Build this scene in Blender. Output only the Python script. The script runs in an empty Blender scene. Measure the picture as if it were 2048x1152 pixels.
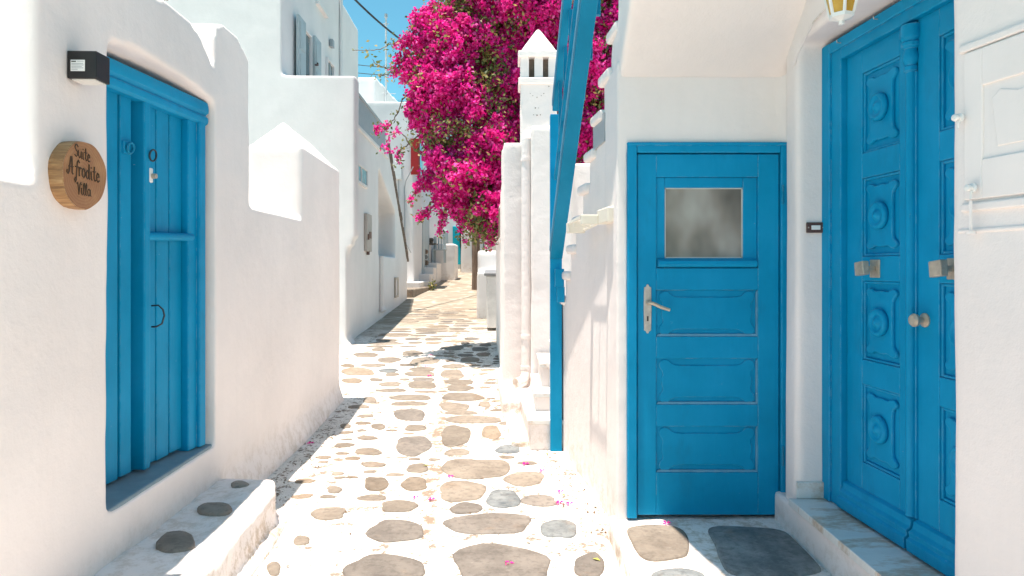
import bpy, bmesh, math, random
import numpy as np
from mathutils import Matrix, Vector, noise

random.seed(7); np.random.seed(7)
R = math.radians
scene = bpy.context.scene
C = scene.collection

# ------------------------------------------------------------------ camera, sky, sun, exposure
EYE = 1.45
cam_d = bpy.data.cameras.new('camera'); cam = bpy.data.objects.new('camera', cam_d); C.objects.link(cam)
cam.location = (0, 0, EYE); cam.rotation_euler = (R(90), 0, 0)
cam_d.sensor_width = 36; cam_d.lens = 24.0; cam_d.shift_y = -0.020
cam_d.clip_start = 0.05; cam_d.clip_end = 800
scene.camera = cam

SUN = Vector((-0.30, -0.13, 2.59)).normalized()
elev = math.asin(SUN.z); azim = math.atan2(SUN.x, SUN.y)
world = bpy.data.worlds.new('World'); scene.world = world; world.use_nodes = True
nt = world.node_tree; nt.nodes.clear()
sky = nt.nodes.new('ShaderNodeTexSky'); sky.sky_type = 'NISHITA'; sky.sun_disc = False
sky.sun_elevation = elev; sky.sun_rotation = azim % (2*math.pi)
sky.altitude = 0; sky.air_density = 1.0; sky.dust_density = 0.3; sky.ozone_density = 1.0
bg = nt.nodes.new('ShaderNodeBackground'); bg.inputs[1].default_value = 0.088
wo = nt.nodes.new('ShaderNodeOutputWorld')
tint = nt.nodes.new('ShaderNodeMix'); tint.data_type = 'RGBA'; tint.blend_type = 'MULTIPLY'; tint.inputs[0].default_value = 1.0
tint.inputs[7].default_value = (0.54, 1.02, 0.92, 1)       # clear turquoise Aegean sky
nt.links.new(sky.outputs[0], tint.inputs[6]); nt.links.new(tint.outputs[2], bg.inputs[0]); nt.links.new(bg.outputs[0], wo.inputs[0])

sd = bpy.data.lights.new('sun', 'SUN'); sd.energy = 4.3; sd.angle = R(0.5); sd.color = (1.0, 0.90, 0.79)
sun = bpy.data.objects.new('sun', sd); C.objects.link(sun)
sun.rotation_euler = SUN.to_track_quat('Z', 'Y').to_euler()

vs = scene.view_settings
vs.view_transform = 'Standard'; vs.look = 'None'; vs.exposure = 1.18; vs.gamma = 1.0; vs.use_curve_mapping = False
scene.cycles.max_bounces = 6; scene.cycles.diffuse_bounces = 4; scene.cycles.glossy_bounces = 3
scene.cycles.use_denoising = True; scene.cycles.use_adaptive_sampling = True; scene.cycles.adaptive_threshold = 0.02
scene.cycles.sample_clamp_indirect = 8.0

# ------------------------------------------------------------------ helpers
I4 = Matrix.Identity(4)
WORLD = {}

def frame(loc, rz=0.0):
    return Matrix.Translation(loc) @ Matrix.Rotation(rz, 4, 'Z')

class MB:
    """collects shapes; build() makes them one mesh"""
    def __init__(s): s.v = []; s.f = []
    def add(s, vs, fs):
        o = len(s.v); s.v += [tuple(p) for p in vs]; s.f += [tuple(i+o for i in f) for f in fs]; return s
    def box(s, x0, x1, y0, y1, z0, z1):
        v = [(x, y, z) for z in (z0, z1) for y in (y0, y1) for x in (x0, x1)]
        return s.add(v, [(0,2,3,1),(4,5,7,6),(0,1,5,4),(2,6,7,3),(0,4,6,2),(1,3,7,5)])
    def prism_x(s, poly, x0, x1):
        """poly in (y,z); x0,x1 numbers or functions of y"""
        a = x0 if callable(x0) else (lambda y: x0)
        b = x1 if callable(x1) else (lambda y: x1)
        n = len(poly)
        v = [(a(y), y, z) for y, z in poly] + [(b(y), y, z) for y, z in poly]
        ar = sum(poly[i][0]*poly[(i+1) % n][1]-poly[(i+1) % n][0]*poly[i][1] for i in range(n))
        f = [tuple(range(n-1, -1, -1)), tuple(range(n, 2*n))]
        f += [(i, (i+1) % n, n+(i+1) % n, n+i) for i in range(n)]
        if ar < 0: f = [tuple(reversed(q)) for q in f]
        return s.add(v, f)
    def prism_z(s, poly, z0, z1):
        n = len(poly)
        v = [(x, y, z0) for x, y in poly] + [(x, y, z1) for x, y in poly]
        ar = sum(poly[i][0]*poly[(i+1) % n][1]-poly[(i+1) % n][0]*poly[i][1] for i in range(n))
        f = [tuple(range(n-1, -1, -1)), tuple(range(n, 2*n))]
        f += [(i, (i+1) % n, n+(i+1) % n, n+i) for i in range(n)]
        if ar < 0: f = [tuple(reversed(q)) for q in f]
        return s.add(v, f)
    def prism_y(s, poly, y0, y1):
        n = len(poly)
        v = [(x, y0, z) for x, z in poly] + [(x, y1, z) for x, z in poly]
        ar = sum(poly[i][0]*poly[(i+1) % n][1]-poly[(i+1) % n][0]*poly[i][1] for i in range(n))
        f = [tuple(range(n)), tuple(range(2*n-1, n-1, -1))]
        f += [(i, n+i, n+(i+1) % n, (i+1) % n) for i in range(n)]
        if ar < 0: f = [tuple(reversed(q)) for q in f]
        return s.add(v, f)
    def tube(s, pts, r, n=8, closed=False):
        pts = [Vector(p) for p in pts]; m = len(pts)
        rr = r if isinstance(r, (list, tuple)) else [r]*m
        v = []; up = None
        for i, p in enumerate(pts):
            if closed: t = pts[(i+1) % m]-pts[i-1]
            else: t = pts[min(i+1, m-1)]-pts[max(i-1, 0)]
            t.normalize()
            if up is None:
                up = t.orthogonal().normalized()
            up = (up - t*up.dot(t))
            up = up.normalized() if up.length > 1e-6 else t.orthogonal().normalized()
            w = t.cross(up)
            for k in range(n):
                a = 2*math.pi*k/n
                v.append(p + (up*math.cos(a)+w*math.sin(a))*rr[i])
        f = []
        for i in range(m if closed else m-1):
            j = (i+1) % m
            f += [(i*n+k, i*n+(k+1) % n, j*n+(k+1) % n, j*n+k) for k in range(n)]
        if not closed:
            f += [tuple(range(n-1, -1, -1)), tuple((m-1)*n+k for k in range(n))]
        return s.add(v, f)
    def lathe(s, prof, n=24, M=I4):
        """prof (r,h) revolved about local z, placed by M"""
        v = []; m = len(prof)
        for r, h in prof:
            for k in range(n):
                a = 2*math.pi*k/n
                v.append(M @ Vector((r*math.cos(a), r*math.sin(a), h)))
        f = [(i*n+k, i*n+(k+1) % n, (i+1)*n+(k+1) % n, (i+1)*n+k) for i in range(m-1) for k in range(n)]
        f += [tuple(range(n-1, -1, -1)), tuple((m-1)*n+k for k in range(n))]
        return s.add(v, f)

def tag(o, label=None, cat=None, group=None, kind=None):
    if label: o['label'] = label
    if cat: o['category'] = cat
    if group: o['group'] = group
    if kind: o['kind'] = kind
    return o

def thing(name, label, cat, loc=(0, 0, 0), rz=0.0, group=None):
    o = bpy.data.objects.new(name, None); C.objects.link(o)
    o.empty_display_size = 0.2
    o.location = loc; o.rotation_euler = (0, 0, rz)
    WORLD[o.name] = frame(loc, rz)
    return tag(o, label, cat, group)

def build(name, mb, mat, parent=None, M=None, bevel=0.0, seg=2, smooth=False, kind=None, label=None, at=None):
    """mb's points are in frame M (world if None); a child's mesh is stored in its thing's own space"""
    W = WORLD[parent.name] if parent else (frame(at) if at is not None else I4)
    T = W.inverted() @ (M if M is not None else I4)
    me = bpy.data.meshes.new(name)
    me.from_pydata([T @ Vector(p) for p in mb.v], [], mb.f)
    me.materials.append(mat)
    o = bpy.data.objects.new(name, me); C.objects.link(o)
    if parent: o.parent = parent
    elif at is not None: o.location = at
    WORLD[o.name] = W
    if smooth:
        me.polygons.foreach_set('use_smooth', [True]*len(me.polygons))
        if smooth is not True:
            me.set_sharp_from_angle(angle=R(smooth))
    if bevel:
        b = o.modifiers.new('bevel', 'BEVEL'); b.width = bevel; b.segments = seg; b.limit_method = 'ANGLE'; b.angle_limit = R(35)
        b.harden_normals = False
    if kind: o['kind'] = kind
    if label: o['label'] = label
    return o

TEX = {}
def clouds(size, depth=2):
    k = (size, depth)
    if k not in TEX:
        t = bpy.data.textures.new('unevenness', 'CLOUDS'); t.noise_scale = size; t.noise_depth = depth; TEX[k] = t
    return TEX[k]

def plaster(name, mb, mat, parent, M=None, voxel=0.02, rounds=6, disp=0.010, size=0.35, label=None):
    """hand-plastered masonry: the shapes are fused, their edges rounded and the faces made uneven"""
    o = build(name, mb, mat, parent, M, label=label)
    m = o.modifiers.new('fuse', 'REMESH'); m.mode = 'VOXEL'; m.voxel_size = voxel; m.adaptivity = 0
    if rounds:
        s = o.modifiers.new('round', 'SMOOTH'); s.factor = 0.5; s.iterations = rounds
    if disp:
        d = o.modifiers.new('uneven', 'DISPLACE'); d.texture = clouds(size); d.strength = disp; d.mid_level = 0.5
        d2 = o.modifiers.new('uneven2', 'DISPLACE'); d2.texture = clouds(size*3.5, 1); d2.strength = disp*1.8; d2.mid_level = 0.5
    bpy.context.view_layer.update()
    dg = bpy.context.evaluated_depsgraph_get()
    me = bpy.data.meshes.new_from_object(o.evaluated_get(dg))
    o.modifiers.clear(); old = o.data; o.data = me; me.name = name
    bpy.data.meshes.remove(old)
    me.polygons.foreach_set('use_smooth', [True]*len(me.polygons))
    if not me.materials: me.materials.append(mat)
    return o

# ------------------------------------------------------------------ materials
class NB:
    def __init__(s, name):
        s.m = bpy.data.materials.new(name); s.m.use_nodes = True
        s.t = s.m.node_tree; s.b = s.t.nodes['Principled BSDF']; s.out = s.t.nodes['Material Output']
        s.co = None
    def n(s, typ, **kw):
        x = s.t.nodes.new(typ)
        for k, v in kw.items(): setattr(x, k, v)
        return x
    def link(s, a, b): s.t.links.new(a, b)
    def coord(s, what='Object'):
        if s.co is None: s.co = s.n('ShaderNodeTexCoord')
        return s.co.outputs[what]
    def noise(s, scale, detail=4, rough=0.55, vec=None, stretch=None):
        x = s.n('ShaderNodeTexNoise'); x.inputs['Scale'].default_value = scale
        x.inputs['Detail'].default_value = detail; x.inputs['Roughness'].default_value = rough
        v = vec if vec is not None else s.coord()
        if stretch:
            mp = s.n('ShaderNodeMapping'); mp.inputs['Scale'].default_value = stretch
            s.link(v, mp.inputs['Vector']); v = mp.outputs[0]
        s.link(v, x.inputs['Vector'])
        return x.outputs['Fac']
    def ramp(s, fac, stops):
        r = s.n('ShaderNodeValToRGB'); e = r.color_ramp.elements
        while len(e) < len(stops): e.new(0.5)
        for q, (p, c) in zip(e, stops):
            q.position = p; q.color = (*c, 1) if len(c) == 3 else c
        s.link(fac, r.inputs[0]); return r.outputs[0]
    def mix(s, fac, a, b, blend='MIX'):
        x = s.n('ShaderNodeMix'); x.data_type = 'RGBA'; x.blend_type = blend
        for sock, val in ((x.inputs[0], fac), (x.inputs[6], a), (x.inputs[7], b)):
            if hasattr(val, 'links') or hasattr(val, 'is_output'): s.link(val, sock)
            elif isinstance(val, (int, float)): sock.default_value = val
            else: sock.default_value = (*val, 1)
        return x.outputs[2]
    def math(s, op, a, b=0.0, clamp=False):
        x = s.n('ShaderNodeMath'); x.operation = op; x.use_clamp = clamp
        for sock, val in ((x.inputs[0], a), (x.inputs[1], b)):
            if isinstance(val, (int, float)): sock.default_value = val
            else: s.link(val, sock)
        return x.outputs[0]
    def color(s, c):
        if isinstance(c, tuple): s.b.inputs['Base Color'].default_value = (*c, 1)
        else: s.link(c, s.b.inputs['Base Color'])
    def rough(s, r): s.b.inputs['Roughness'].default_value = r; return s
    def bump(s, h, strength, dist, prev=None):
        x = s.n('ShaderNodeBump'); x.inputs['Strength'].default_value = strength; x.inputs['Distance'].default_value = dist
        s.link(h, x.inputs['Height'])
        if prev is not None: s.link(prev, x.inputs['Normal'])
        s.link(x.outputs[0], s.b.inputs['Normal']); return x.outputs[0]

def mat_plaster(name, base=(0.872, 0.797, 0.768), dirt=(0.50, 0.40, 0.31), dirt_amt=0.25, fine=1.0, low=True):
    k = NB(name); k.rough(0.92); k.b.inputs['Specular IOR Level'].default_value = 0.2
    n1 = k.noise(1.3, 5, 0.6)
    c = k.mix(k.ramp(n1, [(0.38, (0, 0, 0)), (0.66, (1, 1, 1))]), base, tuple(x*0.925 for x in base))
    drip = k.ramp(k.noise(3.0, 6, 0.65, stretch=(3.2, 3.2, 0.35)), [(0.50, (0, 0, 0)), (0.72, (1, 1, 1))])
    c = k.mix(k.math('MULTIPLY', drip, 0.28), c, tuple(x*0.90 for x in base))
    n2 = k.noise(7, 8, 0.7)
    spots = k.ramp(n2, [(0.60, (0, 0, 0)), (0.78, (1, 1, 1))])
    f = k.math('MULTIPLY', spots, dirt_amt*0.35)
    if low:      # splash dirt and worn whitewash near the foot of the wall
        sp = k.n('ShaderNodeSeparateXYZ'); k.link(k.coord(), sp.inputs[0])
        h = k.n('ShaderNodeMapRange'); h.inputs['From Min'].default_value = 0.35; h.inputs['From Max'].default_value = 0.0
        k.link(sp.outputs[2], h.inputs['Value'])
        g = k.math('MULTIPLY', h.outputs[0], k.ramp(k.noise(11, 9, 0.8), [(0.47, (0, 0, 0)), (0.58, (1, 1, 1))]))
        f = k.math('ADD', f, k.math('MULTIPLY', g, dirt_amt*2.2), clamp=True)
    k.color(k.mix(f, c, dirt))
    nb = k.bump(k.noise(14, 4, 0.6), 0.35*fine, 0.012)
    nb = k.bump(k.noise(75, 5, 0.7), 0.34*fine, 0.0035, nb)
    return k.m

def mat_paint(name, base, rough=0.5, wear=0.35, chip=(0.45, 0.55, 0.60), grain=True, axis=(22, 22, 1.2), edges=True):
    """oil paint on old wood: brush grain, faded patches and small chips"""
    k = NB(name); k.rough(rough); k.b.inputs['Specular IOR Level'].default_value = 0.14
    n1 = k.noise(2.2, 5, 0.6)
    pale = tuple(min(1, x*1.15+0.008) for x in base); dark = tuple(x*0.84 for x in base)
    c = k.ramp(n1, [(0.3, dark), (0.5, base), (0.75, pale)])
    g = k.noise(3, 5, 0.6, stretch=axis)
    c = k.mix(k.math('MULTIPLY', g, 0.35), c, dark)
    ch = k.ramp(k.noise(34, 6, 0.75), [(0.69, (0, 0, 0)), (0.715, (1, 1, 1))])
    ch = k.math('MULTIPLY', ch, wear)
    fade = k.ramp(k.noise(1.1, 6, 0.7, stretch=(1, 1, 0.5)), [(0.46, (0, 0, 0)), (0.68, (1, 1, 1))])
    c = k.mix(k.math('MULTIPLY', fade, 0.45), c, tuple(min(1, x*1.18+0.012) for x in base))
    grime = k.ramp(k.noise(5, 8, 0.75, stretch=(1, 1, 0.35)), [(0.56, (0, 0, 0)), (0.70, (1, 1, 1))])
    c = k.mix(k.math('MULTIPLY', grime, 0.22), c, tuple(x*0.35+0.01 for x in base))
    c = k.mix(ch, c, chip)
    if edges:      # paint rubbed thin along the arrises
        bv = k.n('ShaderNodeBevel'); bv.samples = 4; bv.inputs['Radius'].default_value = 0.007
        ge = k.n('ShaderNodeNewGeometry'); vm = k.n('ShaderNodeVectorMath'); vm.operation = 'DOT_PRODUCT'
        k.link(bv.outputs[0], vm.inputs[0]); k.link(ge.outputs['Normal'], vm.inputs[1])
        e = k.ramp(k.math('SUBTRACT', 1.0, vm.outputs['Value']), [(0.03, (0, 0, 0)), (0.16, (1, 1, 1))])
        e = k.math('MULTIPLY', e, k.ramp(k.noise(14, 6, 0.7), [(0.44, (0, 0, 0)), (0.60, (1, 1, 1))]))
        c = k.mix(k.math('MULTIPLY', e, 0.55), c, (0.30, 0.46, 0.55))
    k.color(c)
    nb = k.bump(g, 0.25, 0.003)
    k.bump(k.noise(60, 4, 0.6), 0.12, 0.002, nb)
    return k.m

def mat_simple(name, base, rough=0.6, metal=0.0, var=0.15, scale=8, bump=0.1, spec=0.5):
    k = NB(name); k.rough(rough); k.b.inputs['Metallic'].default_value = metal
    k.b.inputs['Specular IOR Level'].default_value = spec
    n1 = k.noise(scale, 6, 0.65)
    k.color(k.ramp(n1, [(0.25, tuple(x*(1-var) for x in base)), (0.75, tuple(min(1, x*(1+var)) for x in base))]))
    if bump: k.bump(k.noise(scale*5, 4, 0.6), bump, 0.003)
    return k.m

def mat_stone(name, a, b, vein=(0.40, 0.37, 0.33)):
    k = NB(name); k.rough(0.8)
    oi = k.n('ShaderNodeObjectInfo')
    mp = k.n('ShaderNodeVectorMath'); mp.operation = 'ADD'
    k.link(k.coord(), mp.inputs[0]); k.link(oi.outputs['Random'], mp.inputs[1])
    v = mp.outputs[0]
    n1 = k.noise(4.5, 7, 0.7, vec=v)
    c = k.ramp(n1, [(0.36, a), (0.62, b)])
    c = k.mix(k.ramp(k.noise(2.6, 5, 0.7, vec=v, stretch=(1, 1, 2)), [(0.58, (0, 0, 0)), (0.68, (0.45, 0.45, 0.45))]), c, (0.24, 0.155, 0.095))
    hs = k.n('ShaderNodeHueSaturation'); k.link(c, hs.inputs['Color'])
    k.link(k.math('ADD', k.math('MULTIPLY', oi.outputs['Random'], 0.35), 0.82), hs.inputs['Value'])
    n2 = k.noise(16, 8, 0.75, vec=v, stretch=(1, 3.2, 1))
    c = k.mix(k.ramp(n2, [(0.58, (0, 0, 0)), (0.72, (0.55, 0.55, 0.55))]), hs.outputs[0], vein)
    c = k.mix(k.ramp(k.noise(24, 6, 0.7, vec=v), [(0.38, (0.5, 0.5, 0.5)), (0.5, (0, 0, 0))]), c, tuple(x*0.6 for x in a))
    k.color(c)
    nb = k.bump(n2, 0.5, 0.006); k.bump(k.noise(50, 5, 0.65, vec=v), 0.4, 0.003, nb)
    return k.m

M_wall = mat_plaster('whitewash')
M_wall_far = mat_plaster('whitewash_far', base=(0.79, 0.765, 0.755), fine=0.5, dirt_amt=0.2)
M_wall_rough = mat_plaster('whitewash_rough', fine=1.7, dirt_amt=0.5)
BLUE = (0.0, 0.262, 0.49)
M_blue = mat_paint('blue_paint', BLUE)
M_blue_worn = mat_paint('blue_paint_worn', (0.0, 0.25, 0.46), wear=0.9)
M_blue_metal = mat_paint('blue_metal_paint', (0.002, 0.20, 0.36), rough=0.4, wear=0.35)
M_edge = mat_paint('blue_worn_lit_edge', (0.10, 0.30, 0.46), wear=0.6)  # worn panel beads, and the light painted along the rails
M_sill = mat_simple('blue_grey_sill', (0.22, 0.29, 0.33), 0.6)
M_slate = mat_stone('slate', (0.095, 0.108, 0.118), (0.225, 0.235, 0.235), (0.38, 0.37, 0.34))
M_slab = mat_stone('slate_slab', (0.15, 0.165, 0.175), (0.34, 0.35, 0.345), (0.50, 0.48, 0.45))
M_grey = mat_stone('grey_schist', (0.135, 0.115, 0.10), (0.215, 0.185, 0.16))
M_tan = mat_stone('tan_schist', (0.18, 0.145, 0.115), (0.27, 0.225, 0.18))
M_rust = mat_stone('ochre_schist', (0.225, 0.165, 0.115), (0.30, 0.24, 0.18))
M_brown = mat_stone('brown_schist', (0.15, 0.115, 0.085), (0.24, 0.19, 0.145))
M_black = mat_simple('black_metal', (0.018, 0.016, 0.016), 0.45, 0.2, bump=0.15)
M_white_plastic = mat_simple('white_plastic', (0.78, 0.78, 0.76), 0.4, var=0.04)
M_cream = mat_simple('cream_plastic', (0.77, 0.71, 0.61), 0.5, var=0.05)
M_steel = mat_simple('tarnished_steel', (0.45, 0.40, 0.37), 0.4, 0.4, var=0.25, scale=30)
M_brass = mat_simple('tarnished_brass', (0.50, 0.42, 0.33), 0.4, 0.35, var=0.25, scale=30)
M_darkiron = mat_simple('dark_iron', (0.03, 0.045, 0.06), 0.5, 0.4, var=0.3)
M_greymetal = mat_simple('grey_paint', (0.36, 0.38, 0.40), 0.6, var=0.1)
M_shutter = mat_paint('pale_blue_shutter_paint', (0.44, 0.50, 0.52), 0.5, wear=0.2, edges=False)
M_dark = mat_simple('dark_interior', (0.03, 0.03, 0.032), 0.7)
M_brownplate = mat_simple('brown_plastic', (0.10, 0.05, 0.04), 0.4)
M_teal = mat_paint('turquoise_paint', (0.01, 0.40, 0.50), wear=0.2, edges=False)
M_red = mat_paint('red_paint', (0.38, 0.03, 0.03), wear=0.2, edges=False)
M_bin = mat_simple('bin_plastic', (0.72, 0.70, 0.68), 0.55)
M_wire = mat_simple('cable_black', (0.02, 0.03, 0.04), 0.6)
M_green = mat_simple('weed_green', (0.08, 0.14, 0.04), 0.7)

def marble(name):
    k = NB(name); k.rough(0.35)
    n = k.noise(2.5, 8, 0.7, stretch=(1, 2.5, 1)); 
    c = k.ramp(n, [(0.30, (0.62, 0.61, 0.59)), (0.5, (0.74, 0.73, 0.71)), (0.60, (0.52, 0.40, 0.30)), (0.66, (0.70, 0.67, 0.63)), (0.8, (0.46, 0.46, 0.46))])
    k.color(c); k.bump(k.noise(40, 4), 0.15, 0.002); return k.m
M_marble = marble('veined_marble')

def glass_frost(name):
    k = NB(name); k.rough(0.28); k.b.inputs['Specular IOR Level'].default_value = 0.6
    n = k.noise(2.3, 3, 0.5, stretch=(1.5, 1, 0.9))
    k.color(k.ramp(n, [(0.34, (0.10, 0.085, 0.07)), (0.5, (0.27, 0.235, 0.20)), (0.66, (0.42, 0.39, 0.355))]))  # mottled greys put blurred reflections into the pane's base colour
    k.bump(k.noise(90, 3), 0.15, 0.002); return k.m
M_frost = glass_frost('frosted_glass')
M_pane = mat_simple('window_glass', (0.10, 0.16, 0.18), 0.08, var=0.3, scale=2, bump=0, spec=0.8)
M_pane_teal = mat_simple('blue_window_glass', (0.16, 0.42, 0.50), 0.1, var=0.2, scale=2, bump=0, spec=0.8)

def amber(name):
    k = NB(name); k.rough(0.25)
    k.color(k.ramp(k.noise(25, 3), [(0.3, (0.55, 0.30, 0.03)), (0.7, (0.70, 0.42, 0.07))]))
    k.b.inputs['Transmission Weight'].default_value = 0.12
    k.bump(k.noise(60, 3), 0.3, 0.003); return k.m
M_amber = amber('amber_glass')

def wood_rings(name, bark=False):
    k = NB(name); k.rough(0.55)
    if bark:
        n = k.noise(6, 6, 0.7, stretch=(0.6, 9, 9))
        k.color(k.ramp(n, [(0.3, (0.16, 0.075, 0.03)), (0.5, (0.38, 0.20, 0.08)), (0.72, (0.60, 0.38, 0.18))]))
        k.bump(n, 0.8, 0.01)
    else:
        w = k.n('ShaderNodeTexWave'); w.wave_type = 'RINGS'; w.rings_direction = 'X'
        w.inputs['Scale'].default_value = 26; w.inputs['Distortion'].default_value = 5; w.inputs['Detail'].default_value = 3
        w.inputs['Detail Scale'].default_value = 1.2
        mp = k.n('ShaderNodeMapping'); mp.inputs['Location'].default_value = (0, 0.015, 0.01)
        k.link(k.coord(), mp.inputs[0]); k.link(mp.outputs[0], w.inputs[0])
        c = k.ramp(w.outputs['Fac'], [(0.1, (0.285, 0.125, 0.05)), (0.8, (0.335, 0.155, 0.065))])
        c = k.mix(k.ramp(k.noise(9, 5, 0.6), [(0.45, (0, 0, 0)), (0.75, (0.7, 0.7, 0.7))]), c, (0.47, 0.25, 0.105))
        k.color(c); k.bump(w.outputs['Fac'], 0.2, 0.002)
    return k.m
M_slice = wood_rings('wood_slice'); M_bark = wood_rings('wood_bark', True)
M_ink = mat_simple('burnt_lettering', (0.055, 0.03, 0.015), 0.7)

def pole_wood(name):
    k = NB(name); k.rough(0.85)
    n = k.noise(5, 7, 0.7, stretch=(6, 6, 0.5))
    k.color(k.ramp(n, [(0.3, (0.08, 0.05, 0.035)), (0.55, (0.22, 0.15, 0.11)), (0.75, (0.34, 0.25, 0.19))]))
    k.bump(n, 0.8, 0.02); return k.m
M_pole = pole_wood('weathered_pole')

# ------------------------------------------------------------------ the ground: a whitewashed flagged alley that climbs gently
def slope_z(d):
    s = d-6.0
    z = 0.05*(s if s > 1.0 else (0 if s < -1 else (s+1)**2/4))
    if d > 34: z = 0.05*28 + 0.01*(d-34)
    return z
def gz(x, d):
    u = 0.010*noise.noise(Vector((x*0.9, d*0.9, 3.1))) + 0.004*noise.noise(Vector((x*3, d*3, 7.7)))
    return slope_z(d) + u

def ground_px(px, py):
    """where the line of sight through a photo point meets the ground"""
    d = 1365*EYE/max(py-535, 1)
    for _ in range(25):
        d = 0.5*d + 0.5*(1365*(EYE-slope_z(d))/max(py-535, 1))
    return ((px-1024)/1365*d, d)

def mat_ground():
    k = NB('whitewashed_paving'); k.rough(0.9)
    sp = k.n('ShaderNodeSeparateXYZ'); k.link(k.coord(), sp.inputs[0])
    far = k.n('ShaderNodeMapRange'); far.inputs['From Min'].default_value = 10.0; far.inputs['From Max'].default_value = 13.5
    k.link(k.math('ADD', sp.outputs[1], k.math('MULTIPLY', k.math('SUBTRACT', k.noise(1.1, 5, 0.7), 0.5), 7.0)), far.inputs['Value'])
    white = k.mix(k.ramp(k.noise(2.2, 6, 0.7), [(0.4, (0, 0, 0)), (0.75, (1, 1, 1))]), (0.80, 0.755, 0.71), (0.60, 0.54, 0.475))
    stain = k.ramp(k.noise(5.5, 9, 0.8), [(0.555, (0, 0, 0)), (0.575, (1, 1, 1))])
    white = k.mix(stain, white, (0.245, 0.195, 0.155))
    crumbs = k.ramp(k.noise(42, 6, 0.8), [(0.600, (0, 0, 0)), (0.610, (1, 1, 1))])
    white = k.mix(crumbs, white, (0.115, 0.08, 0.055))
    crumbs2 = k.ramp(k.noise(17, 7, 0.8), [(0.588, (0, 0, 0)), (0.600, (1, 1, 1))])
    white = k.mix(crumbs2, white, (0.19, 0.145, 0.11))
    # worn gutter line down the middle of the alley
    gx = k.math('ABSOLUTE', k.math('SUBTRACT', sp.outputs[0], k.math('ADD', -0.27, k.math('ADD', k.math('MULTIPLY', sp.outputs[1], -0.060), k.math('MULTIPLY', k.math('SUBTRACT', k.noise(2.5, 4), 0.5), 0.16)))))
    gl = k.n('ShaderNodeMapRange'); gl.inputs['From Min'].default_value = 0.07; gl.inputs['From Max'].default_value = 0.04
    k.link(gx, gl.inputs['Value'])
    g = k.math('MULTIPLY', gl.outputs[0], k.ramp(k.noise(7, 8, 0.8), [(0.48, (0, 0, 0)), (0.53, (1, 1, 1))]))
    white = k.mix(g, white, (0.25, 0.185, 0.135))
    v = k.n('ShaderNodeTexVoronoi'); v.feature = 'DISTANCE_TO_EDGE'; v.inputs['Scale'].default_value = 2.4
    mp = k.n('ShaderNodeMapping'); mp.inputs['Scale'].default_value = (0.75, 1.0, 0.01); k.link(k.coord(), mp.inputs[0]); k.link(mp.outputs[0], v.inputs['Vector'])
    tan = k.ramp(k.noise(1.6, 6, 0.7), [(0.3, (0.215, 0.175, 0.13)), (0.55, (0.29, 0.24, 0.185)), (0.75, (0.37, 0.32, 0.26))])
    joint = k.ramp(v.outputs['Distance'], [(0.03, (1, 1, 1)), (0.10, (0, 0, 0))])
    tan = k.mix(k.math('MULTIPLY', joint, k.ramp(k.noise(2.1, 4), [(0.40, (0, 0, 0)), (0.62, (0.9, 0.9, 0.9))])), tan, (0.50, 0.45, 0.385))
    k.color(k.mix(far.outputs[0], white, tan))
    nb = k.bump(k.noise(9, 6, 0.65), 0.5, 0.012)
    k.bump(k.noise(60, 5, 0.7), 0.5, 0.004, nb)
    return k.m
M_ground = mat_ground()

xs = list(np.arange(-40, -3, 4.0)) + list(np.arange(-3, -2.2, 0.2)) + list(np.arange(-2.2, 1.7, 0.07)) + list(np.arange(1.7, 3, 0.3)) + list(np.arange(3, 41, 4.0))
ys = list(np.arange(-12, 0.5, 1.0)) + list(np.arange(0.5, 12, 0.06)) + list(np.arange(12, 36, 0.3)) + list(np.arange(36, 120, 6)) + [160, 240, 400]
gv = [(x, y, gz(x, y)) for y in ys for x in xs]
nx = len(xs)
gf = [(j*nx+i, j*nx+i+1, (j+1)*nx+i+1, (j+1)*nx+i) for j in range(len(ys)-1) for i in range(nx-1)]
mb = MB(); mb.add(gv, gf)
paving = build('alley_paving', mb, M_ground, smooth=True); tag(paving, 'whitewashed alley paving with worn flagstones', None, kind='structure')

def flagstone(outline, mat, parent, z_of, h=0.008, edge=0.012, name='flagstone'):
    """outline: list of world (x,y); slightly domed slab with a worn edge"""
    n = len(outline)
    cx = sum(p[0] for p in outline)/n; cy = sum(p[1] for p in outline)/n
    v = []
    rad = sum(math.hypot(p[0]-cx, p[1]-cy) for p in outline)/n
    for k, (sc, dz) in enumerate(((1.0, -0.02), (1.0, h*0.35), (1-edge/rad, h), (0.5, h+0.002))):
        for x, y in outline:
            X = cx+(x-cx)*sc; Y = cy+(y-cy)*sc
            v.append((X, Y, z_of(X, Y)+dz))
    v.append((cx, cy, z_of(cx, cy)+h+0.002))
    f = []
    for r in range(3):
        f += [(r*n+i, r*n+(i+1) % n, (r+1)*n+(i+1) % n, (r+1)*n+i) for i in range(n)]
    f += [(3*n+i, 3*n+(i+1) % n, 4*n) for i in range(n)]
    W = WORLD[parent.name]; Wi = W.inverted()
    o = thing_mesh(name, [Wi @ Vector(p) for p in v], f, mat, parent)
    return o
def thing_mesh(name, v, f, mat, parent):
    me = bpy.data.meshes.new(name); me.from_pydata([tuple(p) for p in v], [], f)
    if me.polygons and me.polygons[-1].normal.z < 0: me.flip_normals()
    me.materials.append(mat); me.polygons.foreach_set('use_smooth', [True]*len(me.polygons))
    o = bpy.data.objects.new(name, me); C.objects.link(o); o.parent = parent; WORLD[o.name] = WORLD[parent.name]
    return o

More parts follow.
